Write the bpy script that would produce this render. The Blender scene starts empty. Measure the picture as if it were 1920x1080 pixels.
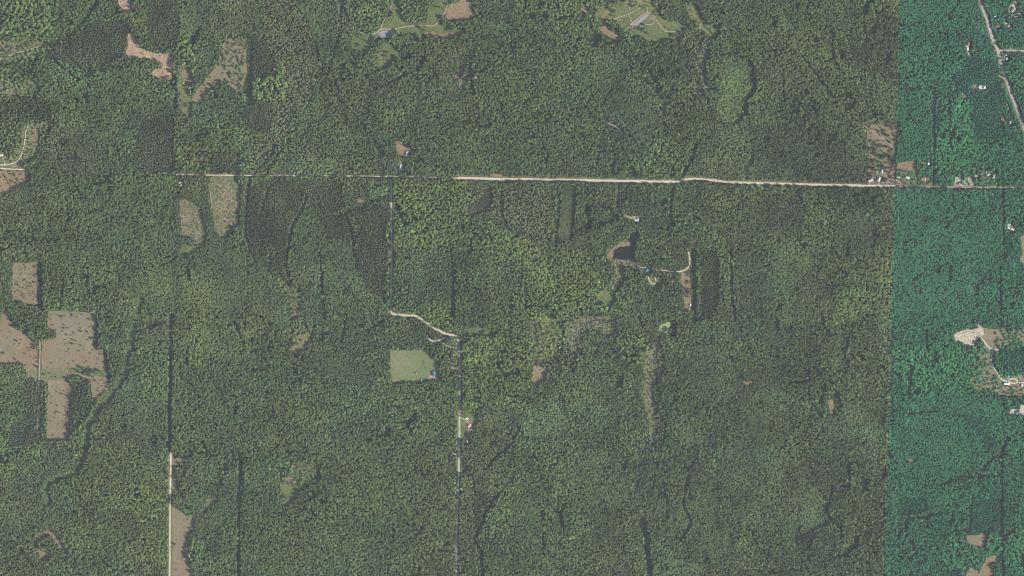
import bpy, bmesh, math, random
import numpy as np
from mathutils import Vector, Matrix

# ------------------------------------------------------------------ camera, sky, sun, exposure
sc = bpy.context.scene
S = 1.5                       # metres of ground per pixel of the 1920 x 1080 photograph
CAMZ = 12000.0
cam = bpy.data.cameras.new('camera')
camo = bpy.data.objects.new('camera', cam)
sc.collection.objects.link(camo)
camo.location = (0, 0, CAMZ)
camo.rotation_euler = (0, 0, 0)
cam.sensor_width = 36
cam.angle = 2 * math.atan(960 * S / CAMZ)
cam.clip_start = 10.0
cam.clip_end = 30000
sc.camera = camo

SUN_AZ, SUN_EL = 112.0, 38.0
w = bpy.data.worlds.new('World')
sc.world = w
w.use_nodes = True
wn = w.node_tree
for n in list(wn.nodes):
    wn.nodes.remove(n)
sky = wn.nodes.new('ShaderNodeTexSky')
sky.sky_type = 'NISHITA'
sky.sun_disc = False
sky.sun_elevation = math.radians(SUN_EL)
sky.sun_rotation = math.radians(SUN_AZ)
sky.altitude = 300
sky.dust_density = 1.0
bg = wn.nodes.new('ShaderNodeBackground')
bg.inputs['Strength'].default_value = 0.10
wo = wn.nodes.new('ShaderNodeOutputWorld')
wn.links.new(sky.outputs[0], bg.inputs[0])
wn.links.new(bg.outputs[0], wo.inputs[0])

sun = bpy.data.lights.new('sun', 'SUN')
sun.energy = 4.2
sun.angle = math.radians(0.6)
sun.color = (1.0, 0.95, 0.86)
suno = bpy.data.objects.new('sun', sun)
sc.collection.objects.link(suno)
az, el = math.radians(SUN_AZ), math.radians(SUN_EL)
sd = Vector((math.sin(az) * math.cos(el), math.cos(az) * math.cos(el), math.sin(el)))
suno.rotation_euler = sd.to_track_quat('Z', 'Y').to_euler()
suno.location = (3000, -1200, 4000)

sc.view_settings.view_transform = 'Standard'
sc.view_settings.look = 'None'
sc.view_settings.exposure = 0.74
sc.view_settings.gamma = 1.0
sc.view_settings.use_curve_mapping = False
sc.cycles.pixel_filter_type = 'BLACKMAN_HARRIS'
sc.cycles.filter_width = 1.15
sc.cycles.volume_bounces = 0
sc.cycles.max_bounces = 4
sc.cycles.diffuse_bounces = 2

C = bpy.data.collections.new('place')
sc.collection.children.link(C)
rng = np.random.default_rng(7)
random.seed(7)


def P(px, py, z=0.0):
    return ((px - 960) * S, (540 - py) * S, z)


# ------------------------------------------------------------------ tagging
def tag(o, label=None, cat=None, group=None, kind=None):
    if label: o['label'] = label
    if cat: o['category'] = cat
    if group: o['group'] = group
    if kind: o['kind'] = kind
    return o


def link(o, parent=None):
    C.objects.link(o)
    if parent is not None:
        o.parent = parent
    return o


# ------------------------------------------------------------------ noise + raster helpers (photo pixel space)
def hsh(i, j, s):
    a = (i.astype(np.int64) * 374761393 + j.astype(np.int64) * 668265263 + s * 974634777) & 0xFFFFFFFF
    a = ((a ^ (a >> 13)) * 1274126177) & 0xFFFFFFFF
    a = (a ^ (a >> 16)) & 0xFFFFFF
    return a / float(0xFFFFFF)


def vn(x, y, cell, s=0):
    x = np.asarray(x, float) / cell + 1000; y = np.asarray(y, float) / cell + 1000
    i = np.floor(x); j = np.floor(y); fx = x - i; fy = y - j
    fx = fx * fx * (3 - 2 * fx); fy = fy * fy * (3 - 2 * fy)
    return ((hsh(i, j, s) * (1 - fx) + hsh(i + 1, j, s) * fx) * (1 - fy)
            + (hsh(i, j + 1, s) * (1 - fx) + hsh(i + 1, j + 1, s) * fx) * fy)


def fbm(x, y, cell, s=0, o=3):
    t = 0; a = 1; n = 0
    for k in range(o):
        t = t + a * vn(x, y, cell / 2 ** k, s + 17 * k); n += a; a *= 0.55
    return t / n


M = 70                                   # margin of forest beyond the frame, px
RW, RH = 1920 + 2 * M, 1080 + 2 * M


def fill(arr, poly, val):
    p = np.array(poly, float)
    x0, x1 = int(max(p[:, 0].min() + M - 1, 0)), int(min(p[:, 0].max() + M + 2, RW))
    y0, y1 = int(max(p[:, 1].min() + M - 1, 0)), int(min(p[:, 1].max() + M + 2, RH))
    if x1 <= x0 or y1 <= y0: return
    X, Y = np.meshgrid(np.arange(x0, x1) - M + .5, np.arange(y0, y1) - M + .5)
    ins = np.zeros(X.shape, bool)
    n = len(p)
    for k in range(n):
        ax, ay = p[k]; bx, by = p[(k + 1) % n]
        if ay == by: continue
        c = ((ay > Y) != (by > Y)) & (X < (bx - ax) * (Y - ay) / (by - ay) + ax)
        ins ^= c
    arr[y0:y1, x0:x1][ins] = val


def stroke(arr, line, wd, val):
    for (ax, ay), (bx, by) in zip(line[:-1], line[1:]):
        r = wd / 2 + 1
        x0, x1 = int(max(min(ax, bx) - r + M, 0)), int(min(max(ax, bx) + r + M + 1, RW))
        y0, y1 = int(max(min(ay, by) - r + M, 0)), int(min(max(ay, by) + r + M + 1, RH))
        if x1 <= x0 or y1 <= y0: continue
        X, Y = np.meshgrid(np.arange(x0, x1) - M + .5, np.arange(y0, y1) - M + .5)
        dx, dy = bx - ax, by - ay
        L = dx * dx + dy * dy + 1e-6
        t = np.clip(((X - ax) * dx + (Y - ay) * dy) / L, 0, 1)
        d = np.hypot(X - ax - t * dx, Y - ay - t * dy)
        wob = wd / 2 * (0.75 + 0.5 * vn(X, Y, 7, 5))
        arr[y0:y1, x0:x1][d < wob] = val


def dilate(m, n):
    for _ in range(n):
        q = m.copy()
        q[1:] |= m[:-1]; q[:-1] |= m[1:]; q[:, 1:] |= m[:, :-1]; q[:, :-1] |= m[:, 1:]
        m = q
    return m


def look(arr, x, y):
    xi = np.clip((x + M).astype(int), 0, RW - 1); yi = np.clip((y + M).astype(int), 0, RH - 1)
    return arr[yi, xi]


def pts(s):
    return [tuple(float(v) for v in q.split(',')) for q in s.split()]


# ------------------------------------------------------------------ materials
def new_mat(name):
    m = bpy.data.materials.new(name); m.use_nodes = True
    nt = m.node_tree
    b = nt.nodes['Principled BSDF']
    return m, nt, b


def noise_node(nt, pos, scale, detail=4, rough=.6):
    n = nt.nodes.new('ShaderNodeTexNoise')
    n.inputs['Scale'].default_value = scale
    n.inputs['Detail'].default_value = detail
    n.inputs['Roughness'].default_value = rough
    nt.links.new(pos, n.inputs['Vector'])
    return n.outputs['Fac']


def ramp(nt, fac, stops):
    r = nt.nodes.new('ShaderNodeValToRGB')
    el = r.color_ramp.elements
    while len(el) > 1: el.remove(el[-1])
    el[0].position = stops[0][0]; el[0].color = (*stops[0][1], 1)
    for p_, c_ in stops[1:]:
        e = el.new(p_); e.color = (*c_, 1)
    nt.links.new(fac, r.inputs[0])
    return r.outputs[0]


def mixc(nt, fac, a, b, mode='MIX'):
    m = nt.nodes.new('ShaderNodeMix'); m.data_type = 'RGBA'; m.blend_type = mode
    for sock, v in ((m.inputs[0], fac), (m.inputs[6], a), (m.inputs[7], b)):
        if hasattr(v, 'is_output'): nt.links.new(v, sock)
        elif isinstance(v, (int, float)): sock.default_value = v
        else: sock.default_value = (*v, 1)
    return m.outputs[2]


def ground_mat(name, a, b, c, big=.012, mid=.05, fine=.35, contrast=.5, dark=(.03, .045, .02), specks=0.0):
    """a/b mixed in broad drifts, c in mid-size patches, fine mottling on top."""
    m, nt, bs = new_mat(name)
    g0 = nt.nodes.new('ShaderNodeNewGeometry').outputs['Position']
    # slightly stretched along the working direction of the ground
    mp = nt.nodes.new('ShaderNodeMapping'); mp.inputs['Scale'].default_value = (1.0, .62, 1.0); mp.inputs['Rotation'].default_value = (0, 0, .25)
    nt.links.new(g0, mp.inputs['Vector']); g = mp.outputs[0]
    n1 = noise_node(nt, g, big, 4)
    col = ramp(nt, n1, [(.38, a), (.60, b)])
    n2 = noise_node(nt, g, mid, 5)
    f2 = ramp(nt, n2, [(.52, (0, 0, 0)), (.68, (.8, .8, .8))])
    col = mixc(nt, f2, col, c)
    n3 = noise_node(nt, g, fine, 5, .75)
    f3 = ramp(nt, n3, [(.3, (1 - contrast,) * 3), (.7, (1 + contrast * .5,) * 3)])
    col = mixc(nt, 1.0, col, f3, 'MULTIPLY')
    if specks:
        n4 = noise_node(nt, g, .22, 3, .5)
        f4 = ramp(nt, n4, [(.60 - specks, (0, 0, 0)), (.66 - specks, (1, 1, 1))])
        col = mixc(nt, f4, col, dark)
    nt.links.new(col, bs.inputs['Base Color'])
    bs.inputs['Roughness'].default_value = .95
    bs.inputs['Specular IOR Level'].default_value = .1
    bm_ = nt.nodes.new('ShaderNodeBump'); bm_.inputs['Strength'].default_value = .5; bm_.inputs['Distance'].default_value = .6
    nt.links.new(n3, bm_.inputs['Height']); nt.links.new(bm_.outputs[0], bs.inputs['Normal'])
    return m


GM = {
    'floor': ground_mat('forest_floor', (.022, .036, .016), (.030, .044, .020), (.042, .050, .024)),  # floor darkened so canopy gaps carry deep shade in their colour
    'tan': ground_mat('dry_field', (.215, .155, .088), (.195, .164, .104), (.250, .205, .145), big=.008, mid=.022, fine=.4, contrast=.28, specks=.02, dark=(.13, .115, .06)),
    'dryolive': ground_mat('dry_olive_grass', (.200, .170, .090), (.150, .155, .075), (.235, .180, .110), specks=.05, dark=(.09, .11, .05)),
    'pink': ground_mat('logged_ground', (.42, .29, .19), (.36, .24, .17), (.50, .39, .27), mid=.09, fine=.5, contrast=.7, specks=.03, dark=(.12, .11, .06)),
    'mottle': ground_mat('regrowing_clearcut', (.27, .20, .125), (.15, .165, .075), (.34, .275, .19), mid=.09, fine=.45, contrast=.8, specks=.09, dark=(.065, .085, .035)),
    'grass': ground_mat('green_meadow', (.085, .130, .045), (.150, .165, .062), (.235, .185, .100), big=.02, mid=.035, fine=.45, contrast=.6, specks=.06, dark=(.06, .10, .035)),
    'lawn': ground_mat('mown_field', (.115, .160, .062), (.190, .190, .090), (.205, .185, .100), big=.009, mid=.03, fine=.3, contrast=.35, specks=.03, dark=(.10,.15,.055)),
    'olive': ground_mat('olive_meadow', (.180, .180, .068), (.115, .145, .052), (.250, .195, .105), big=.02, mid=.05, fine=.45, contrast=.5, specks=.06, dark=(.06, .09, .03)),
    'marsh': ground_mat('marsh', (.20, .185, .095), (.215, .205, .115), (.26, .235, .165), mid=.07, fine=.5, contrast=.7, specks=.12, dark=(.045, .06, .03)),
    'brown': ground_mat('bare_brown_earth', (.235, .160, .095), (.265, .190, .115), (.19, .15, .085), mid=.06, specks=.03, dark=(.09, .10, .045)),
    'sand': ground_mat('pale_sand', (.46, .38, .29), (.52, .44, .35), (.40, .31, .22), mid=.07, contrast=.3, specks=.03, dark=(.17, .15, .09)),
    'gravel': ground_mat('grey_gravel', (.24, .22, .23), (.28, .26, .27), (.36, .32, .29), mid=.05, contrast=.4),
    'lime': ground_mat('duckweed', (.235, .30, .11), (.27, .33, .13), (.20, .25, .09), mid=.06, contrast=.3),
    'verge': ground_mat('grass_verge', (.095, .130, .045), (.135, .145, .06), (.20, .165, .095), mid=.06, contrast=.5),
    'road': ground_mat('sandy_road', (.50, .42, .33), (.56, .48, .385), (.42, .34, .255), mid=.03, contrast=.3),
    'track': ground_mat('dirt_track', (.34, .28, .20), (.40, .33, .24), (.26, .21, .13), mid=.05, contrast=.4),
    'shaded_road': ground_mat('shaded_dirt_road', (.36, .335, .30), (.40, .37, .33), (.44, .40, .34), mid=.03, contrast=.3),  # greyer road colour standing for dirt road in tree shade
    'paved': ground_mat('pale_highway', (.34, .305, .27), (.38, .34, .30), (.30, .27, .24), mid=.02, contrast=.25),
}


def foliage_mat(name, mode):
    m, nt, bs = new_mat(name)
    if mode == 'inst':
        a = nt.nodes.new('ShaderNodeAttribute'); a.attribute_type = 'INSTANCER'; a.attribute_name = 'tint'
        col = a.outputs['Color']
    else:
        a = nt.nodes.new('ShaderNodeObjectInfo'); col = a.outputs['Color']
    tc = nt.nodes.new('ShaderNodeNewGeometry').outputs['Position']
    n = noise_node(nt, tc, .45, 4, .75)
    f = ramp(nt, n, [(.3, (.60, .64, .62)), (.7, (1.45, 1.38, 1.3))])
    col = mixc(nt, 1.0, col, f, 'MULTIPLY')
    nt.links.new(col, bs.inputs['Base Color'])
    bs.inputs['Roughness'].default_value = .75
    bs.inputs['Specular IOR Level'].default_value = .15
    return m


FOL = foliage_mat('foliage', 'inst')
FOLS = foliage_mat('single_tree_foliage', 'obj')
BARK, nt_, b_ = new_mat('bark')
nb = ramp(nt_, noise_node(nt_, nt_.nodes.new('ShaderNodeNewGeometry').outputs['Position'], 3, 4), [(.3, (.07, .055, .04)), (.7, (.16, .13, .10))])
nt_.links.new(nb, b_.inputs['Base Color']); b_.inputs['Roughness'].default_value = .9

# ------------------------------------------------------------------ ground data, photo pixel coordinates
# (name, material, polygon, tree-free?)   every sheet lies a little above the one before
FIELDS = [
 ('scrubland','olive','998,602 1020,596 1056,600 1052,640 1046,660 1020,682 1000,690 998,650'),
 ('scrubland','olive','540,536 556,540 566,570 562,592 550,600 542,590 536,566'),
 ('scrubland','dryolive','555,618 578,614 584,640 574,656 556,662 544,656 552,640'),
 ('scrubland','grass','525,905 540,880 560,868 590,866 598,880 580,900 560,925 545,945 525,935'),
 ('scrubland','olive','1822,654 1850,652 1864,690 1884,706 1840,735 1818,722 1830,700 1822,690 1838,672'),
 ('scrubland','olive','338,196 336,125 350,120 352,160 362,200 350,230'),
 ('scrubland','brown','1682,306 1716,300 1720,345 1682,345'),
 ('logged_clearing','pink','222,-5 245,-5 250,12 251,22 240,25 228,16 222,6'),
 ('logged_clearing','pink','240,64 249,62 253,72 262,88 272,95 288,99 312,101 322,99 325,110 321,128 323,145 312,151 298,146 282,138 290,130 300,128 303,118 290,112 275,112 262,108 241,110 236,98 240,84 238,70'),
 ('dry_clearing','tan','345,132 360,122 363,148 353,160 346,150'),
 ('dry_clearing','tan','360,186 372,165 385,150 398,132 418,116 414,98 416,84 428,72 460,70 463,100 462,135 458,155 455,176 440,167 420,152 402,160 386,176 378,192 362,193'),
 ('scrub_clearing','dryolive','-75,90 20,72 60,66 88,86 78,104 60,112 40,108 10,118 -75,120'),
 ('scrub_clearing','dryolive','-75,150 20,155 60,150 80,162 62,182 30,178 -75,172'),
 ('homestead_meadow','dryolive','42,238 52,230 75,231 97,229 88,240 78,241 70,240 72,260 70,290 60,300 45,303 40,316 -75,316 -75,283 3,283 10,293 22,296 28,285 38,275 42,262 40,250'),
 ('homestead_lawn','grass','-75,290 5,292 12,297 24,298 30,288 36,284 40,292 34,302 14,308 -75,308'),
 ('dry_clearing','brown','-75,321 52,320 52,332 45,345 30,352 15,362 -75,360'),
 ('bare_field','tan','23,495 30,492 50,493 69,490 70,570 53,573 40,566 25,565 23,540'),
 ('bare_field','tan','4,580 14,578 16,590 22,605 30,618 45,622 58,632 66,645 70,660 75,690 76,710 50,710 48,682 -75,681 -75,600 2,600'),
 ('bare_field','tan','90,584 120,583 160,585 178,588 180,605 175,645 180,652 190,655 195,670 197,690 203,705 202,730 192,745 176,756 171,735 170,712 145,704 120,712 96,712 78,700 78,640 90,636 104,634 104,617 90,616'),
 ('olive_patch','dryolive','48,695 75,690 125,690 128,706 122,716 90,716 52,708'),
 ('green_patch','grass','125,690 150,686 170,690 200,697 200,709 185,706 165,706 150,700 130,698'),
 ('bare_field','tan','89,714 125,712 138,730 131,745 129,826 88,826'),
 ('glade','grass','262,592 285,590 318,595 315,604 285,602 265,604'),
 ('bare_curved_clearing','tan','88,996 100,994 130,1030 126,1037 112,1026 101,1010'),
 ('bare_curved_clearing','tan','68,1005 88,994 92,1003 78,1006 72,1018 76,1032 90,1035 97,1043 88,1053 76,1044 66,1028'),
 ('roadside_clearing','brown','321,862 346,858 345,867 330,871 330,900 336,920 328,928 322,927 321,880'),
 ('bare_field','tan','319,950 335,950 350,965 367,975 365,990 357,1000 356,1015 352,1040 358,1060 364,1085 364,1160 317,1160'),
 ('small_opening','marsh','380,942 395,932 412,936 402,946 388,956 381,970 376,956'),
 ('regrowing_clearcut','mottle','393,335 405,330 432,328 443,335 452,350 450,365 452,385 448,395 446,420 440,430 425,444 415,445 402,430 400,405 398,390 392,370 392,350'),
 ('regrowing_clearcut','mottle','337,375 352,371 357,378 372,385 383,405 387,425 389,436 385,450 374,456 360,445 340,440 338,410'),
 ('pond_meadow','grass','338,466 345,458 362,455 374,450 384,449 382,460 370,468 360,477 348,482 339,476'),
 ('meadow','grass','660,65 680,58 692,68 697,75 693,92 684,102 662,110 658,85'),
 ('meadow','grass','706,60 716,48 728,30 735,5 750,-5 752,20 758,40 785,46 798,42 803,20 815,-5 845,-75 850,-75 843,0 838,15 830,30 826,46 850,50 868,56 870,62 850,70 830,69 812,68 790,69 782,76 776,76 770,66 750,60 740,58'),
 ('gravel_pit','gravel','702,73 712,56 718,53 740,55 742,59 736,66 732,73 722,72 712,71'),
 ('brown_clearing','brown','840,12 856,5 868,-5 885,-5 884,18 894,27 884,36 850,38 838,38 836,25'),
 ('brown_clearing','brown','796,60 812,59 824,65 838,62 862,60 868,54 872,62 850,68 835,70 822,70 808,65 797,66'),
 ('olive_glade','olive','722,80 735,82 746,92 748,104 738,116 730,126 712,134 706,120 708,108 712,98'),
 ('brown_glade','brown','872,118 869,130 859,150 851,159 846,156 857,135'),
 ('brown_glade','brown','866,146 871,150 877,160 874,169 858,161 861,154'),
 ('sandy_bank','brown','640,-5 645,8 646,18 641,18 638,4'),
 ('brown_opening','brown','1092,15 1101,11 1105,18 1099,30 1096,40 1086,42 1088,28'),
 ('brown_opening','brown','1122,48 1135,48 1145,58 1160,61 1167,72 1162,77 1145,71 1128,60'),
 ('meadow','olive','1118,10 1140,16 1165,5 1180,-5 1250,-5 1238,10 1236,25 1252,40 1275,42 1294,52 1285,64 1270,77 1256,72 1242,82 1225,80 1205,70 1185,66 1175,55 1160,45 1150,36 1125,42 1114,30'),
 ('meadow_green_part','grass','1205,45 1225,36 1242,46 1262,50 1278,56 1268,72 1250,70 1238,78 1220,72 1208,60'),
 ('gravel_bar','gravel','1177,55 1186,43 1200,31 1216,25 1213,33 1202,41 1191,50'),
 ('creek_meadow','olive','1286,10 1303,8 1312,20 1322,40 1336,50 1349,47 1344,62 1343,72 1338,78 1328,66 1314,54 1300,57 1295,40 1289,25'),
 ('creek_marsh','marsh','1322,94 1328,98 1325,115 1322,130 1326,146 1330,160 1334,170 1326,172 1318,158 1312,140 1310,122 1314,106'),
 ('small_opening','olive','1241,190 1249,185 1253,195 1247,208 1238,206'),
 ('sparse_yard','tan','1624,236 1640,234 1681,232 1681,262 1677,300 1676,346 1626,345 1628,290'),
 ('olive_yard_strip','olive','1640,285 1655,280 1656,300 1652,345 1640,345 1638,310'),  # strip of olive ground colour inside the tan yard
 ('house_clearing','brown','1681,322 1690,313 1702,309 1709,316 1716,332 1716,347 1679,347'),
 ('house_clearing','brown','1727,334 1738,331 1746,338 1750,346 1728,346'),
 ('house_clearing','brown','1726,304 1742,303 1744,308 1728,308'),
 ('house_clearing','sand','1790,333 1797,332 1806,338 1810,332 1820,334 1824,340 1826,350 1812,353 1790,350'),
 ('house_clearing','brown','1841,318 1850,318 1853,330 1851,344 1841,343'),
 ('house_clearing','olive','1858,326 1871,324 1872,332 1864,340 1862,352 1870,354 1856,352'),
 ('mown_field','lawn','731,657 800,656 803,664 812,672 820,678 824,690 825,705 820,716 788,717 735,718 732,690'),
 ('farm_yard','track','804,705 812,704 818,708 817,715 806,715'),
 ('farm_yard','track','811,686 819,684 820,694 812,693'),
 ('roadside_yard','track','845,652 852,656 852,668 850,690 846,690 844,672'),
 ('green_glade','grass','868,618 890,613 910,616 935,620 930,628 900,628 870,630'),
 ('green_yard','grass','866,772 886,772 893,785 890,800 893,815 878,822 865,826 865,795'),
 ('brown_yard','brown','873,790 884,782 890,796 886,812 878,818 874,806'),
 ('brown_opening','tan','998,686 1010,683 1022,690 1028,698 1021,711 1010,722 1000,727 999,710'),
 ('pond_bank','marsh','1136,470 1150,460 1170,450 1184,450 1190,462 1190,490 1202,500 1202,506 1188,502 1175,500 1168,510 1174,522 1166,536 1158,548 1142,548 1150,532 1157,516 1152,498 1146,490 1138,484'),
 ('pond_bank_grass','brown','1144,470 1160,458 1182,454 1184,461 1160,463 1151,470 1150,484 1140,480'),
 ('creek_meadow','olive','1123,545 1152,542 1154,562 1146,577 1120,577 1117,560'),
 ('marsh_edge','olive','1062,622 1070,604 1090,594 1120,593 1150,591 1155,618 1150,630 1134,628 1118,617 1104,616 1092,624 1085,642 1086,650 1070,650 1064,640'),
 ('marsh_crescent','marsh','1066,622 1073,607 1090,597 1120,596 1146,594 1150,622 1136,624 1120,613 1102,612 1089,620 1082,640 1084,655 1079,680 1073,662 1068,642'),
 ('duckweed_pool','lime','1231,628 1238,610 1256,603 1259,609 1250,624 1242,630 1235,633'),
 ('marsh_valley','marsh','1228,640 1238,645 1232,668 1236,690 1230,715 1224,740 1228,765 1233,795 1226,830 1218,830 1220,795 1212,770 1207,740 1212,712 1208,690 1212,665'),
 ('dry_strip','brown','1277,510 1294,497 1296,582 1283,583 1284,540 1276,532'),
 ('cottage_lawn','olive','1213,520 1238,518 1243,528 1237,541 1222,540 1214,530'),
 ('brown_opening','brown','1552,752 1558,748 1562,750 1564,765 1562,778 1558,782 1555,770'),  # brown sheet cut to the sunlit sliver; shaded rest left as dark floor
 ('brown_opening','brown','1392,714 1400,716 1411,716 1412,723 1400,724 1386,708'),
 ('clearing_dry','tan','1836,614 1850,615 1868,618 1882,616 1890,622 1925,614 1990,614 1990,650 1925,648 1900,640 1885,650 1868,648 1872,656 1862,660 1862,690 1882,704 1925,704 1990,704 1990,742 1890,742 1870,737 1850,727 1828,722 1838,700 1850,690 1846,672 1838,670 1836,655 1844,645'),
 ('sand_pit','sand','1788,632 1795,622 1815,617 1834,616 1833,608 1842,607 1845,628 1838,630 1830,640 1826,652 1820,646 1812,650 1806,642 1795,641'),
 ('grey_yard','tan','1846,722 1870,718 1925,716 1925,736 1895,742 1870,738'),
 ('clearing_dry','tan','1812,1004 1835,1004 1842,999 1853,1000 1851,1008 1846,1014 1849,1020 1840,1027 1833,1024 1815,1018 1811,1011'),
 ('clearing_dry','tan','1810,1160 1810,1080 1819,1064 1825,1060 1832,1069 1836,1076 1841,1060 1850,1046 1865,1040 1873,1045 1873,1053 1860,1056 1853,1064 1862,1068 1861,1080 1861,1160'),
 ('clearing_dry','tan','1914,442 1925,440 1990,440 1990,496 1920,496 1913,488 1917,470'),
 ('sand_yard','sand','1892,775 1900,767 1912,768 1914,760 1990,757 1990,782 1910,780 1900,776'),
 ('house_clearing','brown','1887,418 1905,426 1904,433 1890,430 1885,424'),
 ('house_clearing','sand','1891,12 1900,6 1906,12 1903,20 1896,32 1892,24'),
 ('house_clearing','brown','1864,44 1876,44 1877,51 1865,51'),
 ('house_clearing','sand','1882,42 1892,44 1895,52 1887,52'),
 ('house_clearing','sand','1811,78 1818,78 1818,86 1815,96 1822,104 1818,106 1811,98'),
 ('house_clearing','brown','1824,158 1830,156 1832,166 1826,170 1823,166'),
 ('house_clearing','sand','1832,160 1848,161 1849,168 1836,168'),
 ('small_opening','brown','1802,174 1808,176 1813,184 1806,183'),
 ('house_clearing','brown','1874,219 1882,219 1885,228 1878,226'),
 ('small_opening','brown','742,262 752,266 760,276 782,284 780,288 764,286 770,296 758,296 750,292 742,278'),
 ('small_opening','brown','746,304 756,302 760,312 756,322 748,318'),
 ('house_yard','dryolive','1206,500 1219,501 1221,514 1208,514'),
 ('house_yard','sand','1184,405 1199,406 1200,418 1188,415'),
 ('house_yard','brown','334,336 344,338 344,352 336,350'),
 ('road_opening','brown','918,326 942,326 944,332 916,332'),
 ('small_opening','brown','668,374 676,370 684,378 676,382'),
 ('small_opening','brown','617,492 626,490 627,496 618,497'),
 ('small_opening','brown','530,892 545,895 558,904 552,908 536,902'),
 ('small_opening','brown','552,872 568,876 590,870 580,880 560,882'),
 ('small_opening','brown','528,940 548,942 550,948 532,946'),
 ('small_opening','olive','1700,862 1710,858 1716,864 1708,872'),
]
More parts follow.
